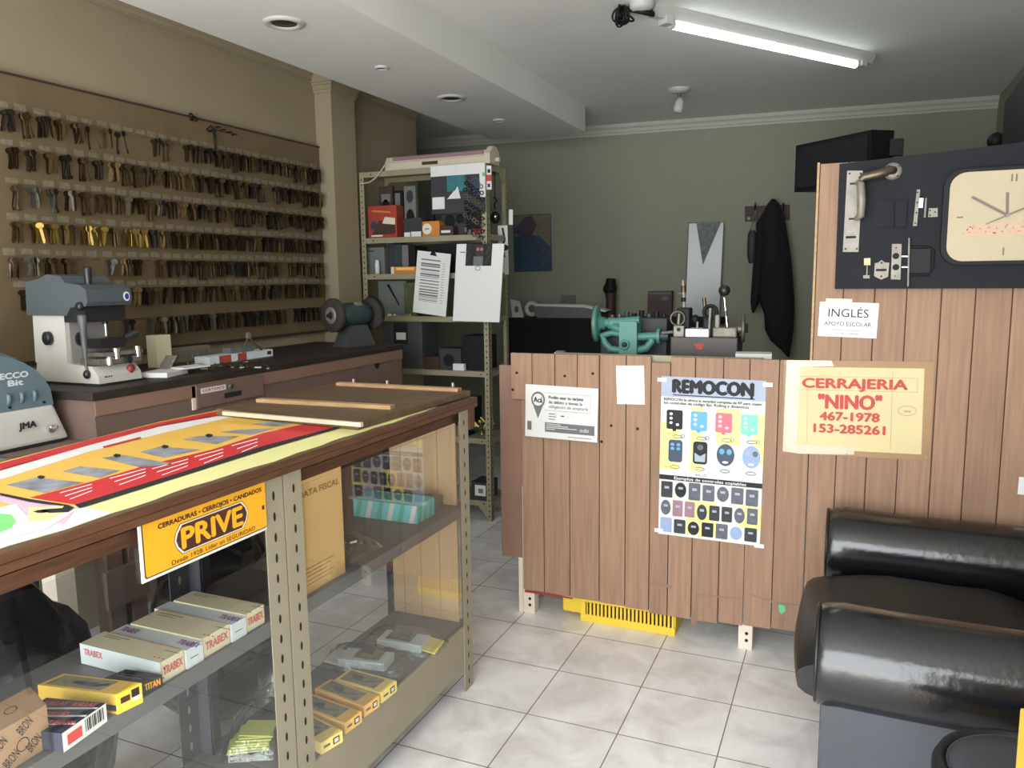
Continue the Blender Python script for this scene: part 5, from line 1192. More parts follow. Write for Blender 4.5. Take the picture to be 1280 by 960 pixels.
# ---------------------------------------------------------------- small things on the bench
def bbox(name, u0, v0, u1, v1, x, dep, m, label, cat, z0=ZW, deco=None, hgt=None):
    """box standing on the bench with its front in the plane x"""
    a = PX(u0, v1, x); c = PX(u1, v0, x); hz = hgt if hgt else max(0.02, c.z - z0)
    b = MB(); b.b2((x - dep, a.y, z0), (x, c.y, z0 + hz), m, 0.002); s = Sheet(b, (x, a.y, z0), (0, 1, 0), (0, 0, 1), c.y - a.y, hz)
    if deco: deco(s)
    return b.build(name, None, label, cat)
bbox('white_carton', 197, 418, 213, 452, -2.80, 0.06, 'box_cream', 'small upright off-white box behind the key machine vise', 'box')
def keys_deco(s):
    for k in range(6): s.rect(s.w * (0.06 + 0.155 * k), s.h * 0.25, s.w * (0.15 + 0.155 * k), s.h * 0.45, 'ink_grey'); s.disc(s.w * (0.1 + 0.155 * k), s.h * 0.62, 0.012, 0.012, 'ink_grey')
bbox('printed_box', 217, 431, 263, 450, -2.88, 0.05, 'label_white', 'long pale box printed with key pictures against the wall', 'box', ZW, keys_deco)
p = PZ(183, 440, ZW); b = MB(); b.lathe([(0.0, 0), (0.024, 0), (0.03, 0.075), (0.027, 0.075), (0.022, 0.006), (0, 0.006)], 'red_cup', PZ(186, 447, ZW), (0, 0, 1), 18); b.build('cup', None, 'dark red cup between the key machine and the white box', 'cup')
def redwhite(s):
    s.rect(s.w * 0.14, 0, s.w * 0.32, s.h, 'ink_red'); s.rect(s.w * 0.42, 0, s.w * 0.56, s.h, 'ink_red'); s.rect(s.w * 0.9, s.h * 0.3, s.w * 0.97, s.h * 0.8, 'dark_brown')
bbox('carton', 262, 437, 341, 453, -2.66, 0.09, 'box_bluewhite', 'flat red and white carton under the pliers', 'box', ZW, redwhite, 0.035)
bbox('carton', 288, 430, 318, 440, -2.69, 0.05, 'grey_box', 'grey blue carton on top of the red and white carton', 'box', ZW + 0.036, None, 0.025)
p = PX(318, 424, -2.62); t = thing('pliers', (p.x, p.y, ZW + 0.03), 'pliers standing with handles spread on the red and white carton', 'pliers')
pz = Vector((-2.66, p.y, ZW + 0.037))
b = MB(); b.prism([(-0.012, 0), (0.012, 0), (0.012, 0.02), (0.004, 0.03), (-0.004, 0.03), (-0.012, 0.02)], pz + Vector((0, 0, 0.065)), (0, 1, 0), (0, 0, 1), (0.01, 0, 0), 'nickel'); b.build('jaws', t)
for s_ in (-1, 1):
    b = MB(); b.tube([pz + Vector((0.005, s_ * 0.006, 0.068)), pz + Vector((0.01, s_ * 0.03, 0.04)), pz + Vector((0.015, s_ * 0.055 + (0.02 if s_ > 0 else 0), 0.004))], [0.005, 0.005, 0.006], 'old_steel', 8); b.build('handle', t)
a = PZ(205, 470, ZW); b = MB(); b.box(a + Vector((0, 0, 0.012)), (0.12, 0.16, 0.02), 'paper', (0, 0, 0.3), 0.002); b.box(a + Vector((0.02, 0.12, 0.025)), (0.09, 0.13, 0.006), 'paper', (0, 0, -0.1)); b.build('paper_pad', None, 'white paper pad lying beside the key machine', 'paper pad')
b = MB(); q = PZ(195, 468, ZW); b.prism([(0, 0), (0.01, 0), (0.01, 0.09), (0, 0.09)], q + Vector((0, 0, 0.002)), Vector((0.3, 0.95, 0)), Vector((0.1, 0.55, 0.8)), (0.05, 0, 0), 'nickel'); b.build('metal_ruler', None, 'light metal strip leaning beside the key machine base', 'ruler')
b = MB(); rnd = random.Random(9)
for k in range(46):
    q = PZ(rnd.uniform(235, 330), rnd.uniform(452, 462), ZW); b.box(q + Vector((rnd.uniform(-.05, .05), rnd.uniform(-.05, .05), 0.004)), (rnd.uniform(.008, .03), rnd.uniform(.004, .01), 0.006), rnd.choice(('old_steel', 'brass_dark', 'iron_key', 'nickel')), (0, 0, rnd.uniform(0, 3)))
b.build('metal_scraps', None, 'loose keys and metal scraps strewn on the workbench', 'scraps', None, 'stuff')
# ================================================================ slotted metal shelf unit
SX0, SX1, SY0, SY1 = -2.925, -2.02, 4.345, 4.64
LV = [2.21, 1.795, 1.565, 1.295, 0.955, 0.53, 0.127]
sh_t = thing('shelf_unit', ((SX0 + SX1) / 2, (SY0 + SY1) / 2, 0), 'cream slotted metal shelf unit crammed with goods beside the column', 'shelves')
def round_post(x, y, sx, sy):
    b = MB(); t = 0.003; z1 = 2.2102
    b.b2((x, y, 0), (x + 0.036 * sx, y + t * sy, z1), 'shelf_cream'); b.b2((x, y, 0), (x + t * sx, y + 0.036 * sy, z1), 'shelf_cream')
    z = 0.03
    while z < z1 - 0.02:
        b.add([(x + sx * 0.019 + 0.005 * math.cos(2 * math.pi * i / 8), y - 0.0006 * sy, z + 0.006 * math.sin(2 * math.pi * i / 8)) for i in range(8)], [tuple(range(8))], 'hole_black')
        b.add([(x - 0.0006 * sx, y + sy * 0.019 + 0.005 * math.cos(2 * math.pi * i / 8), z + 0.006 * math.sin(2 * math.pi * i / 8)) for i in range(8)], [tuple(range(8))], 'hole_black')
        z += 0.035
    return b.build('post', sh_t)
round_post(SX1, SY0 - 0.003, -1, 1); round_post(SX1, SY1 + 0.003, -1, -1); round_post(SX0, SY0 - 0.003, 1, 1); round_post(SX0, SY1 + 0.003, 1, -1)
for z in LV:
    b = MB(); b.b2((SX0 + 0.004, SY0, z - 0.003), (SX1 - 0.004, SY1, z), 'shelf_cream')
    for y in (SY0, SY1 - 0.002): b.b2((SX0 + 0.004, y, z - 0.034), (SX1 - 0.004, y + 0.002, z - 0.003), 'shelf_cream')
    for x in (SX0 + 0.004, SX1 - 0.006): b.b2((x, SY0 + 0.002, z - 0.034), (x + 0.002, SY1 - 0.002, z - 0.003), 'shelf_cream')
    for x in (SX0 + 0.09, SX1 - 0.06): b.cyl((x, SY0 - 0.003, z - 0.017), (x, SY0, z - 0.017), 0.005, 'hole_black', n=8)
    b.build('shelf', sh_t)
b = MB(); z = 0.093
for x, s in ((SX1 - 0.036, -1), (SX0 + 0.036, 1)): b.prism([(0, 0), (s * 0.06, 0), (0.0, -0.075)], (x, SY0 - 0.002, z), (1, 0, 0), (0, 0, 1), (0, 0.002, 0), 'shelf_cream')
z = 2.176
b.prism([(0, 0), (0.08, 0), (0.0, -0.06)], (SX1 - 0.004, SY1 - 0.036, z), (0, -1, 0), (0, 0, 1), (0.002, 0, 0), 'shelf_cream'); b.build('gusset', sh_t)
def sbox(name, u0, v0, u1, v1, lev, label, m, y=None, dep=0.1, cat='box', deco=None, rz=0, group=None):
    y = SY0 + 0.03 if y is None else y; z0 = LV[lev]
    a = PY(u0, v1, y); c = PY(u1, v0, y); h = max(0.015, c.z - z0)
    b = MB(); b.b2((a.x, y, z0 + 0.0005), (c.x, y + dep, z0 + h), m, 0.002); s = Sheet(b, (a.x, y, z0), (1, 0, 0), (0, 0, 1), c.x - a.x, h)
    if deco: deco(s)
    return b.build(name, None, label, cat, group)
# on the top: an old light fitting
t = thing('light_fitting', (-2.4, 4.42, LV[0]), 'old cream light fitting lying on top of the shelf unit', 'light fitting')
a = PY(480, 192, 4.36); c = PY(612, 184, 4.36); zt = LV[0] + 0.0005
b = MB(); b.prism([(0, 0), (0.1, 0), (0.1, 0.045), (0.075, 0.085), (0.025, 0.085), (0, 0.045)], (a.x, 4.365, zt), (0, 1, 0), (0, 0, 1), (c.x - a.x - 0.03, 0, 0), 'light_fixture'); b.build('body', t)
b = MB(); b.prism([(0.0, 0), (0.14, 0), (0.14, 0.07), (0.1, 0.105), (0.05, 0.105), (0.0, 0.06)], (c.x - 0.03, 4.35, zt), (0, 1, 0), (0, 0, 1), (0.035, 0, 0), 'light_fixture'); b.cyl((c.x + 0.005, 4.44, zt + 0.03), (c.x + 0.03, 4.44, zt + 0.03), 0.014, 'light_fixture'); b.build('end_cap', t)
b = MB(); b.cyl((a.x + 0.06, 4.372, zt + 0.07), (c.x - 0.05, 4.372, zt + 0.07), 0.01, 'remote_mauve', n=10); b.b2((a.x + 0.27, 4.363, zt + 0.02), (a.x + 0.38, 4.3655, zt + 0.04), 'dark_brown'); b.build('tube_and_label', t)
b = MB(); q = PY(470, 215, 4.335); b.tube([PY(u, v, 4.33) for u, v in ((482, 205), (476, 214), (470, 222), (462, 228), (450, 230))], 0.004, 'light_fixture', 6); b.build('power_cord', t)
# card of key rings hanging at the front
b = MB(); a = PY(538, 208, 4.335); c = PY(606, 203, 4.335); d = PY(538, 268, 4.335)
s = sheet_box(b, (a.x, 4.336, d.z), (1, 0, 0), (0, 0, 1), c.x - a.x, a.z - d.z, 0.003, 'grey_dark'); w, h = s.w, s.h
s.rect(0, h * 0.78, w, h, 'paper'); s.rect(w * 0.9, h * 0.3, w, h * 0.78, 'paper'); s.rect(w * 0.3, h * 0.45, w * 0.65, h * 0.77, 'teal_ink'); s.poly([(w * 0.3, h * 0.3), (w * 0.55, h * 0.3), (w * 0.5, h * 0.55)], 'paper', 2); s.rect(w * 0.02, h * 0.1, w * 0.25, h * 0.35, 'paper', 2); s.disc(w * 0.4, h * 0.55, 0.03, 0.03, 'teal_ink', 3); s.rect(w * 0.75, h * 0.35, w * 0.9, h * 0.7, 'poster_navy', 2); s.rect(w * 0.95, h * 0.72, w, h * 0.8, 'green_mark', 3)
b.build('display_card', None, 'white and teal display card hanging from the top shelf', 'display card')
kr = random.Random(5)
for q in range(5):
    t = thing('key_ring_chain', PY(582 + 5 * q, 285, 4.325), ['first', 'second', 'third', 'fourth', 'fifth'][q] + ' dark chain of key rings from the left in front of the display card', 'key ring', 'key ring chains on the shelf unit')
    b = MB()
    for k in range(9):
        p = PY(582 + 5 * q + kr.uniform(-1, 1), 221 + 8 * k + 3 * q, 4.326); b.torus(p, (kr.uniform(-.5, .5), -1, kr.uniform(-.4, .4)), 0.011, 0.003, 'black' if k % 3 else 'old_steel', 10, 5)
    b.build('rings', t)
    b = MB(); p = PY(582 + 5 * q, 221 + 72 + 3 * q - 6, 4.327); b.box(p, (0.016, 0.006, 0.03), 'old_steel', None, 0.002); b.build('fob', t)
# second level: toys and packs
def red(s):
    s.poly([(s.w * 0.1, s.h * 0.1), (s.w * 0.95, s.h * 0.12), (s.w * 0.95, s.h * 0.4), (s.w * 0.4, s.h * 0.55)], 'dark_brown'); s.poly([(s.w * 0.5, s.h * 0.45), (s.w * 0.95, s.h * 0.4), (s.w * 0.95, s.h * 0.6), (s.w * 0.6, s.h * 0.65)], 'cream', 2); s.disc(s.w * 0.2, s.h * 0.4, s.w * 0.12, s.h * 0.14, 'grinder_green', 2, 12); s.line([(s.w * 0.15, s.h * 0.85), (s.w * 0.8, s.h * 0.78)], 0.012, 'toy_orange', 2); s.rect(s.w * 0.1, s.h * 0.05, s.w * 0.5, s.h * 0.1, 'paper', 2)
sbox('toy_box', 461, 256, 495, 296, 1, 'red and dark patterned box at the left of the second shelf', 'toy_red', None, 0.09, 'box', red)
sbox('grey_pack', 505, 272, 527, 293, 1, 'grey pack with white base beside the orange box', 'grey_dark', None, 0.08, 'box', lambda s: (s.rect(0.002, 0, s.w * 0.35, s.h * 0.25, 'paper'), s.rect(s.w * 0.4, 0, s.w * 0.95, s.h * 0.28, 'paper')))
sbox('orange_box', 528, 276, 549, 293, 1, 'small orange box with a white disc on the second shelf', 'toy_orange', None, 0.09, 'box', lambda s: (s.disc(s.w * 0.28, s.h * 0.5, s.h * 0.36, s.h * 0.36, 'paper', 1), s.rect(s.w * 0.15, s.h * 0.45, s.w * 0.4, s.h * 0.55, 'toy_orange', 2)))
sbox('dark_box', 550, 282, 566, 293, 1, 'dark brown box with white lettering right of the orange box', 'dark_brown', None, 0.08, 'box', lambda s: s.rect(s.w * 0.1, s.h * 0.3, s.w * 0.8, s.h * 0.55, 'paper'))
sbox('red_black_pack', 584, 278, 601, 292, 1, 'red and black pack at the right end of the second shelf', 'red_knob', None, 0.07, 'box', lambda s: s.rect(0, s.h * 0.5, s.w, s.h, 'ink'))
def blister(s):
    s.rect(s.w * 0.1, s.h * 0.1, s.w * 0.9, s.h * 0.5, 'grey_dark'); s.disc(s.w * 0.5, s.h * 0.55, s.w * 0.3, s.h * 0.2, 'black', 2); s.rect(s.w * 0.2, s.h * 0.7, s.w * 0.85, s.h * 0.85, 'grey_box', 2)
sbox('blister_pack', 474, 232, 490, 262, 1, 'tall dark packet behind the red patterned box', 'dark_brown', SY0 + 0.14, 0.03, 'packet', blister)
sbox('blister_pack', 491, 238, 503, 258, 1, 'black framed grey packet right of the tall dark packet', 'black', SY0 + 0.13, 0.03, 'packet', lambda s: s.rect(s.w * 0.25, s.h * 0.45, s.w * 0.75, s.h * 0.95, 'grey_box'))
sbox('cup_pack', 506, 232, 519, 280, 1, 'pale grey packet with dark figures near the middle of the second shelf', 'grey_box', SY0 + 0.12, 0.03, 'packet', lambda s: (s.disc(s.w * 0.5, s.h * 0.8, s.w * 0.3, s.h * 0.12, 'grey_dark', 1), s.disc(s.w * 0.5, s.h * 0.4, s.w * 0.35, s.h * 0.16, 'black', 1)))
sbox('dark_bottle_pack', 530, 244, 541, 275, 1, 'upright black packet behind the orange box', 'black', SY0 + 0.13, 0.03, 'packet')
sbox('speaker_pack', 552, 252, 582, 292, 1, 'dark grey pack with two round shapes under the display card', 'grey_dark', SY0 + 0.1, 0.06, 'packet', lambda s: (s.disc(s.w * 0.35, s.h * 0.45, s.w * 0.22, s.w * 0.22, 'black', 1), s.disc(s.w * 0.75, s.h * 0.5, s.w * 0.16, s.w * 0.16, 'black', 1), s.rect(s.w * 0.1, s.h * 0.8, s.w * 0.9, s.h * 0.92, 'grey_box', 1)))
# third level
sbox('white_case', 450, 309, 480, 343, 2, 'white plastic case on the third shelf beside the column', 'grey_box', SY0 + 0.06, 0.14, 'case', lambda s: s.rect(s.w * 0.4, s.h * 0.85, s.w * 0.6, s.h * 0.89, 'ink'))
p = PY(472, 341, SY0 + 0.03); b = MB(); b.lathe([(0, 0), (0.015, 0), (0.016, 0.06), (0.013, 0.07), (0.012, 0.09), (0, 0.092)], 'paper', (p.x, p.y, LV[2] + 0.0005), (0, 0, 1), 14); b.build('bottle', None, 'small white bottle in front of the white plastic case', 'bottle')
for k, (u, m, lb) in enumerate(((486, 'grey_dark', 'dark grey'), (494, 'grinder_green', 'grey green'), (503, 'grey_box', 'light grey'), (511, 'black', 'black and white'))):
    sbox('binder', u, 304 + k, u + 7, 343, 2, lb + ' binder standing behind the yellow carton on the third shelf', m, SY0 + 0.09, 0.17, 'binder', None)
sbox('dark_case', 545, 304, 571, 343, 2, 'dark case on the third shelf between the hanging papers', 'black', SY0 + 0.06, 0.18, 'case')
sbox('yellow_carton', 489, 333, 521, 343, 2, 'flat yellow carton left of the hanging price list', 'toy_orange', SY0 + 0.01, 0.08, 'box', lambda s: (s.rect(0, 0, s.w * 0.12, s.h, 'cream'), s.rect(s.w * 0.2, s.h * 0.5, s.w * 0.9, s.h * 0.9, 'box_orange')))
# fourth level
sbox('grey_case', 474, 351, 508, 395, 3, 'grey case behind the grinder on the fourth shelf', 'grey_box', SY0 + 0.08, 0.16, 'case', lambda s: s.poly([(s.w * 0.3, s.h * 0.9), (s.w * 0.4, s.h * 0.9), (s.w * 0.75, s.h * 0.3), (s.w * 0.7, s.h * 0.3)], 'black'))
sbox('green_bag', 506, 353, 520, 396, 3, 'green packet left of the price list on the fourth shelf', 'green_thing', SY0 + 0.05, 0.1, 'packet')
b = MB(); rnd = random.Random(2)
for k in range(14): q = PY(rnd.uniform(482, 512), 396, SY0 + 0.03); b.box((q.x, q.y + rnd.uniform(-.01, .03), LV[3] + 0.006), (rnd.uniform(.02, .05), .02, .012), rnd.choice(('paper', 'grey_box', 'green_thing')), (0, 0, rnd.uniform(0, 3)))
b.build('scraps', None, 'small pale bits lying on the fourth shelf behind the grinder', 'scraps', None, 'stuff')
sbox('black_case', 585, 352, 606, 395, 3, 'black case behind the white cardboard on the fourth shelf', 'black', SY0 + 0.06, 0.18, 'case')
# fifth level
def cab(s): s.rect(s.w * 0.3, s.h * 0.5, s.w * 0.65, s.h * 0.95, 'ink'); s.rect(s.w * 0.36, s.h * 0.6, s.w * 0.6, s.h * 0.75, 'paper', 2)
sbox('metal_cabinet', 479, 401, 527, 458, 4, 'grey green metal cabinet behind the grinder on the fifth shelf', 'grinder_grey', SY0 + 0.02, 0.2, 'cabinet', cab)
sbox('brown_carton', 528, 446, 548, 459, 4, 'brown carton right of the metal cabinet', 'dark_brown', SY0 + 0.03, 0.15)
sbox('dark_device', 549, 436, 576, 459, 4, 'dark device with round front on the fifth shelf', 'grey_dark', SY0 + 0.04, 0.14, 'device', lambda s: s.disc(s.w * 0.45, s.h * 0.45, s.w * 0.25, s.w * 0.25, 'black', 1))
sbox('small_white_part', 566, 455, 580, 461, 4, 'small white part at the front of the fifth shelf', 'paper', SY0 + 0.005, 0.03, 'part')
sbox('black_box', 578, 420, 604, 462, 4, 'black box at the right end of the fifth shelf', 'black', SY0 + 0.06, 0.2)
# sixth and lowest
b = MB(); rnd = random.Random(12)
for k in range(30): b.tube([Vector((-2.12 + rnd.uniform(-.09, .07), SY0 + 0.05 + rnd.uniform(0, .1), LV[5] + 0.01 + rnd.uniform(0, .09))) + Vector((rnd.uniform(-.04, .04), 0, rnd.uniform(-.01, .03))) * i for i in range(2)], 0.006, rnd.choice(('green_thing', 'grinder_green', 'yellow_soft')), 5)
b.build('tangle', None, 'tangle of green and yellow cords on the sixth shelf', 'cords', None, 'stuff')
sbox('black_carton', 540, 500, 585, 548, 5, 'black carton on the sixth shelf behind the far case', 'black', SY0 + 0.05, 0.2)
sbox('labelled_box', 589, 604, 609, 628, 6, 'grey box with white label on the lowest shelf', 'grey_dark', SY0 + 0.01, 0.16, 'box', lambda s: (s.rect(s.w * 0.25, s.h * 0.25, s.w * 0.9, s.h * 0.85, 'paper'), s.rect(s.w * 0.45, s.h * 0.4, s.w * 0.75, s.h * 0.65, 'grey_box', 2)))
# hanging papers
def quadsheet(pts, m, name, label, cat, th=0.003, deco=None):
    """pts: upper left, upper right, lower right, lower left in space"""
    a, c, d, e = pts; w = ((c - a).length + (d - e).length) / 2; h = ((a - e).length + (c - d).length) / 2
    ux = (c - a).normalized(); n = ux.cross((a - e).normalized()).normalized(); uy = n.cross(ux)
    b = MB(); s = sheet_box(b, e, (d - e).normalized(), (a - e).normalized(), (d - e).length, (a - e).length, th, m)
    if deco: deco(b, s)
    return b.build(name, None, label, cat)
def pl(b, s):
    for k, (y, t_) in enumerate(((0.86, .02), (0.79, .025), (0.76, .02), (0.70, .02), (0.63, .02), (0.60, .012), (0.53, .015), (0.48, .015), (0.43, .015), (0.38, .02), (0.34, .02), (0.30, .02), (0.27, .012), (0.22, .012))): s.rect(s.w * 0.14, s.h * y, s.w * 0.72, s.h * (y + t_), 'ink_grey')
    for k in range(16): s.rect(s.w * 0.78, s.h * (0.2 + 0.042 * k), s.w * 0.87, s.h * (0.207 + 0.042 * k), 'grey_box')
    for k in range(14): s.rect(s.w * 0.14, s.h * (0.2 + 0.047 * k), s.w * 0.7, s.h * (0.206 + 0.047 * k), 'ink_grey')
    s.poly([(s.w * 0.38, s.h * 0.95), (s.w * 0.6, s.h * 0.94), (s.w * 0.52, s.h * 1.02), (s.w * 0.44, s.h * 1.02)], 'black', 3)
o = quadsheet([PY(522, 313, 4.30), PY(563, 317, 4.30), PY(557, 396, 4.28), PY(516, 390, 4.28)], 'paper', 'price_list', 'white printed price list clipped to the shelf front', 'paper', 0.006, pl)
def cb(b, s):
    s.rect(s.w * 0.21, s.h * 0.72, s.w * 0.76, s.h * 1.0, 'ink', 1); s.rect(s.w * 0.42, s.h * 0.84, s.w * 0.58, s.h * 0.98, 'dark_brown', 2); s.disc(s.w * 0.46, s.h * 0.93, 0.01, 0.01, 'remote_mauve', 3); s.disc(s.w * 0.54, s.h * 0.93, 0.01, 0.01, 'remote_mauve', 3); s.rect(s.w * 0.38, s.h * 0.72, s.w * 0.58, s.h * 0.84, 'grey_box', 3); s.ring(s.w * 0.48, s.h * 0.69, 0.02, 0.015, 0.006, 'poster_lightblue', 3); s.rect(s.w * 0.08, s.h * 0.89, s.w * 0.2, s.h * 0.9, 'ink', 1)
    for k in range(8): s.disc(s.w * (0.24 + 0.02 * (k % 4)), s.h * (0.78 + 0.03 * k), 0.008, 0.008, 'grey_dark', 2, 6); s.disc(s.w * (0.64 + 0.02 * (k % 4)), s.h * (0.76 + 0.028 * k), 0.008, 0.008, 'grey_dark', 2, 6)
quadsheet([PY(571, 305, 4.27), PY(627, 305, 4.27), PY(624, 403, 4.27), PY(566, 401, 4.27)], 'white', 'white_cardboard', 'big blank white cardboard with black picture at its top on the shelf front', 'cardboard', 0.008, cb)
def stick(b, s): s.rect(0, s.h * 0.35, s.w, s.h * 0.62, 'red_paint', 1); s.rect(s.w * 0.2, s.h * 0.7, s.w * 0.8, s.h * 0.85, 'ink', 1); s.rect(s.w * 0.2, s.h * 0.1, s.w * 0.7, s.h * 0.25, 'ink', 1)
quadsheet([PY(608, 207, SY0 - 0.0045), PY(614, 207, SY0 - 0.0045), PY(614.5, 237, SY0 - 0.0045), PY(608.5, 237, SY0 - 0.0045)], 'paper', 'post_sticker', 'white and red sticker on the right front post of the shelf unit', 'sticker', 0.001, stick)
def draw(b, s):
    s.line([(s.w * 0.5, s.h * 0.95), (s.w * 0.7, s.h * 0.7), (s.w * 0.4, s.h * 0.6), (s.w * 0.6, s.h * 0.35)], 0.014, 'ink', 1); s.disc(s.w * 0.6, s.h * 0.55, 0.03, 0.02, 'ink', 1)
quadsheet([PY(622, 282, 4.60), PY(636, 282, 4.60), PY(636, 343, 4.60), PY(624, 343, 4.60)], 'paper', 'drawing', 'white sheet with black scribble on the shelf unit rear post', 'paper', 0.002, draw)
quadsheet([PY(636, 262, 4.63), PY(641, 262, 4.63), PY(641, 281, 4.63), PY(636, 281, 4.63)], 'paper', 'tag', 'small white tag at the edge of the rear post', 'tag', 0.002)
b = MB(); p = PY(619, 262, 4.50); b.tube([PY(618, 247, 4.5), PY(621, 250, 4.5), PY(618, 256, 4.5), p], 0.006, 'black', 6); b.sphere(PY(619, 272, 4.5), 0.035, 'black', 14, (0.9, 0.9, 1.1)); b.lathe([(0, 0.012), (0.012, 0.01), (0.014, 0)], 'chrome', PY(619, 271, 4.465), (0, -1, 0), 10)
b.tube([PY(617, 247, 4.5), Vector((SX1 - 0.02, 4.5, 2.02)), Vector((SX1 - 0.02, 4.5, 2.18))], 0.003, 'black', 5); b.build('hanging_lamp', None, 'black round headlamp hanging at the side of the shelf unit', 'lamp')
b = MB(); p = PX(447, 232, -2.93); b.tube([p + Vector((0, 0, 0.05)), p + Vector((0.02, 0.05, 0.0)), p + Vector((0.0, 0.06, -0.05))], 0.004, 'light_fixture', 6)
# ================================================================ bench machines behind the low partition
YM, ZM = 3.45, 1.1355
tm = thing('teal_machine', (-0.92, YM, ZM), 'teal painted cast machine with big disc on the bench behind the counter', 'machine')
c = PY(741, 404, YM); AX = Vector((1, 0.12, 0)).normalized(); sd = Vector((-AX.y, AX.x, 0))
b = MB(); b.lathe([(0, -0.01), (0.07, -0.012), (0.082, -0.006), (0.085, 0.0), (0.082, 0.008), (0.06, 0.012), (0.03, 0.018), (0.028, 0.04), (0, 0.04)], 'teal_paint', c + AX * 0.018, AX, 36)
b.torus(c + AX * 0.012, AX, 0.080, 0.005, 'old_steel', 36, 6); b.build('disc', tm)
b = MB(); q0 = c + AX * 0.05; q1 = PY(800, 400, YM); b.cyl(q0, q1, 0.02, 'teal_paint', 0.018); b.lathe([(0.02, 0), (0.027, 0.004), (0.027, 0.03), (0.02, 0.034)], 'teal_paint', q0 + AX * 0.02, AX, 20); b.build('spindle', tm)
a = PY(774, 402, YM - 0.035); d = PY(796, 402, YM - 0.035)
b = MB(); b.prism([(a.x, ZM + 0.001), (d.x, ZM + 0.001), (d.x, a.z - 0.004), (d.x - 0.004, a.z), (a.x + 0.004, a.z), (a.x, a.z - 0.004)], (0, YM - 0.035, 0), (1, 0, 0), (0, 0, 1), (0, 0.08, 0), 'teal_paint'); b.build('upright', tm)
b = MB(); k = PY(781, 431, YM - 0.036); b.lathe([(0.024, 0), (0.022, 0.008), (0.014, 0.01), (0.012, 0.004)], 'teal_paint', k, (0, -1, 0), 22); b.lathe([(0.011, 0.004), (0.008, 0.016), (0, 0.018)], 'grinder_green', k, (0, -1, 0), 12); b.build('boss', tm)
b = MB(); b.tube([PY(u, v, YM) for u, v in ((775, 438), (763, 436), (756, 428), (753, 419))], [0.017, 0.017, 0.016, 0.012], 'teal_paint', 12); b.tube([PY(u, v, YM) for u, v in ((751, 420), (765, 416), (776, 418))], 0.014, 'teal_paint', 12)
b.tube([PY(u, v, YM) for u, v in ((776, 412), (765, 408), (760, 402))], [0.02, 0.014, 0.008], 'teal_paint', 10)
b.build('left_arm', tm); b = MB(); b.tube([PY(u, v, YM) for u, v in ((795, 438), (808, 435), (815, 426), (812, 420))], [0.018, 0.018, 0.017, 0.014], 'teal_paint', 12); b.build('right_arm', tm)
b = MB(); b.cyl(PY(794, 421, YM), PY(824, 420, YM), 0.018, 'teal_paint'); b.cyl(PY(822, 420, YM), PY(826, 420, YM), 0.035, 'teal_paint', n=24); b.cyl(PY(826, 420, YM), PY(836, 420, YM), 0.022, 'grinder_green'); b.cyl(PY(828, 416, YM - 0.02), PY(841, 415, YM - 0.05), 0.006, 'nickel'); b.build('feed_shaft', tm)
b = MB(); p0 = PY(752, 397, YM + 0.10); p1 = PY(835, 396, YM + 0.10); b.b2((p0.x, YM + 0.08, ZM), (p1.x, YM + 0.17, p0.z), 'grey_dark', 0.006)
for k in range(9): q = p0.lerp(p1, (k + 0.5) / 9); b.cyl(q, q + Vector((0, 0, random.uniform(0.01, 0.035))), 0.012, random.choice(('old_steel', 'grinder_green', 'black')), n=10)
b.build('tool_bed', tm)
# grey key copying machine
km = thing('key_copier', (-0.56, YM, ZM), 'brown grey key copying machine with lever on the bench behind the counter', 'machine')
a = PY(838, 421, YM - 0.06); d = PY(922, 421, YM - 0.06)
b = MB(); b.b2((a.x, YM - 0.06, ZM + 0.012), (d.x, YM + 0.12, a.z), 'copier_brown', 0.005)
for x in (a.x + 0.02, d.x - 0.03): b.b2((x, YM - 0.05, ZM), (x + 0.02, YM + 0.1, ZM + 0.014), 'black')
s = Sheet(b, (a.x, YM - 0.0605, 1.1955), (1, 0, 0), (0, 0, 1), d.x - a.x, 0.07); s.rect(s.w * 0.36, 0.036, s.w * 0.52, 0.046, 'ink_red'); s.rect(s.w * 0.39, 0.022, s.w * 0.49, 0.036, 'ink_red'); b.build('base', km)
b = MB(); q = PY(857, 411, YM - 0.04); r2 = PY(886, 421, YM - 0.04); b.b2((q.x, YM - 0.045, a.z), (r2.x, YM + 0.06, q.z), 'white', 0.002); b.build('white_tray', km)
b = MB(); q = PY(842, 410, YM - 0.05); b.b2((q.x, YM - 0.055, a.z), (q.x + 0.045, YM - 0.02, q.z + 0.01), 'nickel', 0.004); b.cyl(PY(848, 412, YM - 0.056), PY(848, 412, YM - 0.066), 0.008, 'black', n=12); b.torus(PY(847, 398, YM - 0.03), (0.3, -1, 0), 0.03, 0.005, 'old_steel', 18, 6); b.cyl(PY(848, 405, YM - 0.04), PY(849, 392, YM - 0.04), 0.006, 'nickel'); b.build('vise', km)
b = MB(); q = PY(846, 385, YM); r2 = PY(862, 408, YM); b.b2((q.x, YM - 0.01, a.z), (r2.x, YM + 0.07, q.z), 'black', 0.006); b.build('clamp', km)
b = MB(); b.tube([PY(u, v, YM + 0.02) for u, v in ((855, 384), (855, 372), (854, 360), (854, 350))], [0.008, 0.008, 0.009, 0.006], 'nickel', 10); b.cyl(PY(854.5, 357, YM + 0.019), PY(854.5, 365, YM + 0.019), 0.0115, 'brass', n=12); b.cyl(PY(854.5, 372, YM + 0.019), PY(854.5, 377, YM + 0.019), 0.011, 'black', n=12); b.cyl(PY(848, 367, YM + 0.02), PY(854, 367, YM + 0.02), 0.003, 'old_steel'); b.build('guide_rod', km)
b = MB(); b.b2((PY(879, 388, YM).x, YM, a.z), (PY(895, 388, YM).x, YM + 0.06, PY(879, 384, YM).z), 'black', 0.006)
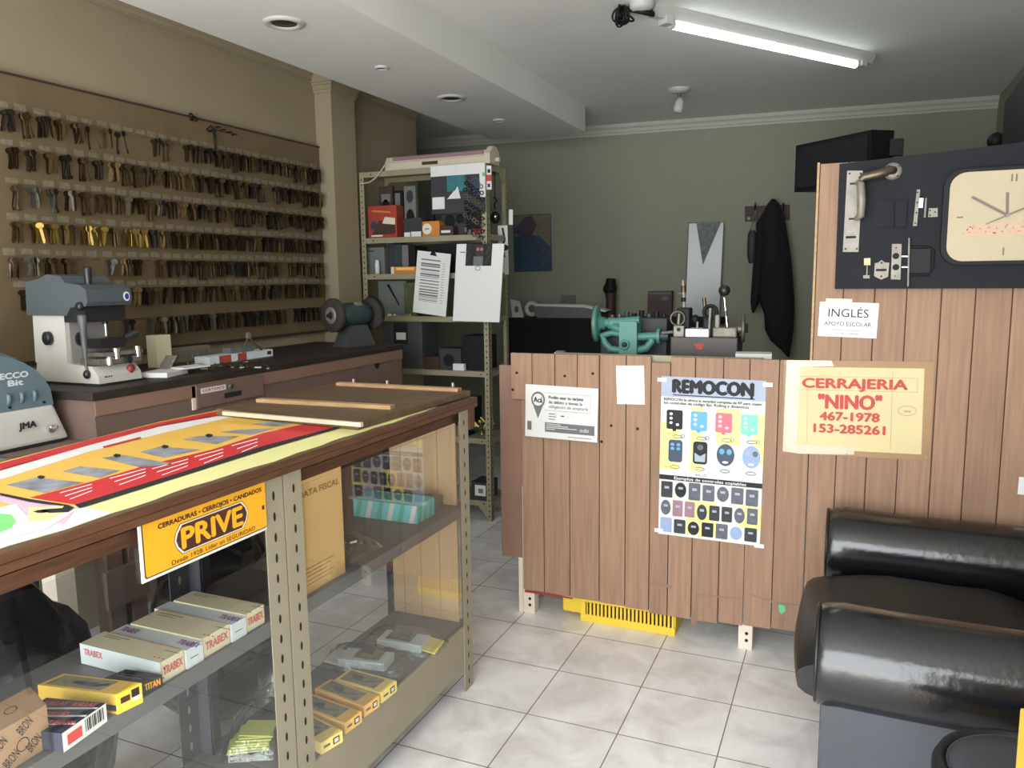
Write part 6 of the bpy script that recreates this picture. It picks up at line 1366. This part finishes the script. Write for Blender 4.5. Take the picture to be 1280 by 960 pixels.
b.cyl(PY(880, 372, YM + 0.02), PY(882, 396, YM + 0.02), 0.008, 'bronze'); b.cyl(PY(888, 385, YM - 0.02), PY(886, 420, YM - 0.02), 0.006, 'nickel'); b.cyl(PY(872, 402, YM - 0.02), PY(871, 418, YM - 0.02), 0.005, 'nickel'); b.sphere(PY(869, 399, YM), 0.02, 'black', 12); b.torus(PY(888, 390, YM), (0.2, -1, 0), 0.028, 0.008, 'black', 16, 6); b.build('cutter_head', km)
b = MB(); q = PY(891, 409, YM - 0.04); r2 = PY(921, 421, YM - 0.04); b.b2((q.x, YM - 0.05, a.z), (r2.x, YM + 0.06, q.z), 'old_steel', 0.006); b.box(PY(897, 402, YM - 0.03), (0.02, 0.03, 0.06), 'old_steel', None, 0.004); b.cyl(PY(919, 412, YM), PY(928, 411, YM), 0.018, 'old_steel'); b.build('gear_block', km)
b = MB(); c = PY(929, 410, YM); b.lathe([(0.0, 0.02), (0.02, 0.02), (0.022, 0.006), (0.05, 0.004), (0.058, 0.008), (0.062, 0.0), (0.058, -0.008), (0.0, -0.008)], 'old_steel', c, AX, 28); b.build('hand_wheel', km)
b = MB(); b.cyl(PY(909, 409, YM), PY(905.5, 372, YM), 0.0065, 'chrome'); b.cyl(PY(907.5, 395, YM), PY(907, 388, YM), 0.008, 'old_steel'); b.build('lever_rod', km)
b = MB(); b.sphere(PY(905.5, 363, YM), 0.025, 'knob_black', 18); b.build('ball_knob', km)
q = PY(942, 441, 3.3); b = MB(); b.box((q.x, 3.3, (1.1357 + q.z) / 2), (0.14, 0.1, q.z - 1.1357), 'paper', (0, 0, 0.1)); b.build('paper_pad', None, 'white paper pad at the right end of the bench behind the counter', 'paper pad')
b = MB(); p = PY(701, 438, 3.3); b.box((p.x, 3.3, 1.1355 + 0.034), (0.04, 0.03, 0.068), 'grey_box', None, 0.002); b.box((p.x - 0.02, 3.31, 1.1355 + 0.03), (0.02, 0.03, 0.06), 'paper'); b.build('switch_box', None, 'tiny pale switch box on the bench left of the teal machine', 'switch')

# ================================================================ back of the shop
# dark table along the back wall
t = thing('back_table', (-1.7, 6.35, 0), 'long black table against the back wall', 'table')
zt = 1.185
b = MB(); b.prism([(-2.72, 6.12), (-0.95, 6.12), (-0.95, yback(-0.95) - 0.02), (-2.72, yback(-2.72) - 0.02)], (0, 0, zt - 0.05), (1, 0, 0), (0, 1, 0), (0, 0, 0.05), 'black_cloth'); b.build('table_top', t)
b = MB(); b.b2((-2.7, 6.14, 0.35), (-0.97, 6.16, zt - 0.05), 'black_cloth'); b.build('front_cloth', t)
for x in (-2.68, -2.45, -2.2, -1.0):
    b = MB(); b.b2((x, 6.16, 0), (x + 0.05, 6.21, zt - 0.05), 'grey_dark'); b.build('leg', t)
def wall_box(name, pts, m, th, label, cat, off=0.0, deco=None):
    """upper left, upper right, lower right, lower left sighted on the back wall"""
    P = [PB(u, v, off + th) for u, v in pts]
    return quadsheet(P, m, name, label, cat, th - 0.0, deco)
def mapd(b, s):
    w, h = s.w, s.h
    s.poly([(0.05 * w, 0.62 * h), (0.4 * w, 0.66 * h), (0.7 * w, 0.62 * h), (0.98 * w, 0.42 * h), (0.98 * w, 0.99 * h), (0.03 * w, 0.99 * h)], 'map_land', 1)
    s.poly([(0, 0.72 * h), (0.3 * w, 0.95 * h), (0.5 * w, 0.98 * h), (0.62 * w, 0.8 * h), (0.48 * w, 0.62 * h), (0.62 * w, 0.5 * h), (0.88 * w, 0.3 * h), (0.84 * w, 0.27 * h), (0.5 * w, 0.45 * h), (0.3 * w, 0.62 * h), (0.1 * w, 0.66 * h)], 'map_purple', 2)
    s.poly([(0.1 * w, 0.3 * h), (0.22 * w, 0.42 * h), (0.2 * w, 0.2 * h)], 'map_green', 2); s.poly([(0.3 * w, 0.36 * h), (0.5 * w, 0.32 * h), (0.46 * w, 0.28 * h)], 'map_green', 2); s.poly([(0.5 * w, 0.12 * h), (0.75 * w, 0.2 * h), (0.7 * w, 0.08 * h)], 'map_green', 2)
    s.poly([(0.55 * w, 0.42 * h), (0.84 * w, 0.31 * h), (0.8 * w, 0.26 * h), (0.6 * w, 0.36 * h)], 'map_green', 3)
wall_box('wall_map', [(641, 269), (691, 268), (690, 339), (643, 340)], 'map_sea', 0.006, 'blue map poster on the back wall right of the shelf unit', 'map', 0.002, mapd)
P = [PB(u, v, 0.05) for u, v in ((861, 279), (903, 278), (899, 400), (856, 400))]
def mir(b, s): s.poly([(s.w * 0.22, s.h * 0.995), (s.w * 0.92, s.h * 0.995), (s.w * 0.46, s.h * 0.55)], 'pennant', 1); s.line([(0, 0), (0, s.h), (s.w, s.h), (s.w, 0)], 0.006, 'grinder_grey', 2)
P[2].z = P[3].z = zt + 0.002; wallm = quadsheet(P, 'mirror', 'mirror', 'tall narrow mirror with a dark triangular pennant on the back wall', 'mirror', 0.02, mir)
wall_box('plaque', [(701, 369), (719, 369), (718, 387), (700, 387)], 'grey_box', 0.02, 'small grey square plate on the back wall above the table', 'plate', 0.0)
def fr(b, s):
    s.rect(s.w * 0.08, s.h * 0.06, s.w * 0.94, s.h * 0.82, 'dark_brown', 1); s.rect(s.w * 0.04, s.h * 0.86, s.w * 0.96, s.h * 0.95, 'grinder_grey', 1); s.disc(s.w * 0.72, s.h * 0.72, 0.03, 0.02, 'grinder_grey', 2)
    for k in range(4): s.rect(s.w * 0.12, s.h * (0.15 + 0.14 * k), s.w * 0.9, s.h * (0.16 + 0.14 * k), 'ink', 2)
p = PB(825, 398, 0.1); wall_box('radio', [(810, 364), (840, 364), (839, 395.5), (809, 395.5)], 'dark_brown', 0.1, 'brown old radio on the back table left of the mirror', 'radio', 0.0, fr)
# angle tool standing on the table
p = PB(763, 390, 0.12); t = thing('power_tool', (p.x, p.y, zt), 'dark angle grinder standing upright on the back table', 'power tool')
b = MB(); z_ = lambda v: PB(763, v, 0.12).z
b.tube([(p.x + dx, p.y, z) for dx, z in ((0.0, zt), (0.005, z_(375)), (0.0, z_(366)))], [0.045, 0.042, 0.05], 'dark_brown', 14); b.build('handle', t)
b = MB(); b.sphere((p.x - 0.005, p.y, z_(361)), 0.062, 'black', 16, (1, 0.8, 0.9)); b.tube([(p.x, p.y, z_(357)), (p.x + 0.003, p.y, z_(348))], [0.05, 0.038], 'black', 14); b.build('gear_head', t)
# pale plastic machine and tape on the table
a = PB(668, 400, 0.35); c = PB(750, 400, 0.35); zz = lambda v: PB(700, v, 0.35).z
t = thing('printer', ((a.x + c.x) / 2, a.y, zt), 'long pale grey printer lying on the back table', 'printer')
b = MB(); b.prism([(0.03, 0), (c.x - a.x, 0), (c.x - a.x, 0.06), (0.45, 0.09), (0.0, 0.1), (0, 0.03)], (a.x, a.y, zt), UB, (0, 0, 1), -NB * 0.22, 'grey_box'); b.build('body', t)
b = MB(); b.prism([(0.01, 0), (0.44, -0.012), (0.62, -0.05), (0.64, -0.04), (0.45, 0.012), (0.0, 0.02)], Vector((a.x, a.y, zt + 0.1)) + NB * 0.004, UB, (0, 0, 1), -NB * 0.2, 'paper'); b.build('lid', t)
p = PB(665, 386, 0.2); b = MB(); b.torus((p.x, p.y, zt + 0.07), NB, 0.05, 0.02, 'paper', 24, 10); b.build('tape_roll', None, 'white tape roll standing beside the printer', 'tape roll')
b = MB(); p = PB(646, 400, 0.3); b.prism([(-0.04, 0), (0.06, 0), (0.02, 0.14), (-0.06, 0.16)], (p.x, p.y, zt), UB, (0, 0, 1), -NB * 0.03, 'paper'); s = Sheet(b, Vector((p.x, p.y, zt)) + NB * 0.001, UB, (0, 0, 1), 1, 1); s.disc(0.0, 0.07, 0.02, 0.03, 'ink_grey'); b.build('leaning_card', None, 'white card leaning by the shelf unit on the back table', 'card')
# coat rack, coat and bag
rkk = wall_box('coat_rack', [(931, 258), (987, 257), (987, 275), (931, 277)], 'dark_brown', 0.02, 'dark wooden coat rack board on the back wall', 'coat rack', 0.0)
for u, v in ((944, 262), (966, 262), (979, 261)):
    q = PB(u, v, 0.02); b = MB(); b.tube([q, q + NB * 0.04, q + NB * 0.06 + Vector((0, 0, 0.04))], 0.006, 'black', 8); b.build('hook', rkk)
b = MB()
for u, v in ((936, 273), (979, 259)): q = PB(u, v, 0.0205); b.cyl(q, q + NB * 0.003, 0.012, 'nickel', n=10)
b.build('screw', rkk)
def loft(b, rows, dep, off, m, n=16, wob=0.0):
    vs = []; fs = []
    for i, (v, u0, u1) in enumerate(rows):
        a = PB(u0, v, off); c = PB(u1, v, off); mid = (a + c) / 2; hw = (c - a).length / 2
        dd = dep * (0.45 + 0.55 * min(1, i / 3)) if i < len(rows) - 1 else dep * 0.3
        for j in range(n):
            t_ = 2 * math.pi * j / n; k = 1 + wob * math.sin(3 * t_ + i * 0.8)
            vs.append(mid + UB * (hw * math.cos(t_)) + NB * (dd * math.sin(t_) * k))
    for i in range(len(rows) - 1):
        for j in range(n): fs.append((i * n + j, (i + 1) * n + j, (i + 1) * n + (j + 1) % n, i * n + (j + 1) % n))
    b.add(vs, fs, m, True); b.add(vs[:n], [tuple(range(n))], m); b.add(vs[-n:], [tuple(reversed(range(n)))], m)
b = MB(); loft(b, [(249, 964, 969), (255, 959, 974), (267, 953, 979), (280, 948, 982), (302, 948, 986), (333, 946, 990), (360, 947, 992), (376, 949, 993), (393, 955, 993), (412, 956, 992), (426, 963, 990), (438, 977, 988), (446, 984, 987)], 0.09, 0.13, 'black_cloth', 18, 0.12)
loft(b, [(268, 952, 960), (280, 945, 958), (302, 946, 957), (333, 941, 955), (360, 939, 953), (378, 938, 949), (386, 939, 945), (391, 940, 943)], 0.06, 0.15, 'black_cloth', 12, 0.1); b.build('coat', None, 'long black coat hanging from the coat rack', 'coat')
t = thing('small_bag', PB(940, 329, 0.09), 'small dark grey pouch hanging left of the black coat', 'bag')
b = MB(); loft(b, [(288, 937, 943), (292, 935, 946), (305, 934, 946), (320, 934, 945), (329, 936, 944)], 0.03, 0.07, 'grey_dark', 12); b.build('pouch', t)
b = MB(); b.tube([PB(937, 290, 0.07), PB(941, 278, 0.05), PB(945, 262, 0.05), PB(944, 251, 0.05)], 0.004, 'grey_box', 6); b.tube([PB(944, 290, 0.07), PB(945, 278, 0.05), PB(945, 262, 0.05)], 0.004, 'grey_box', 6); b.build('cord', t)
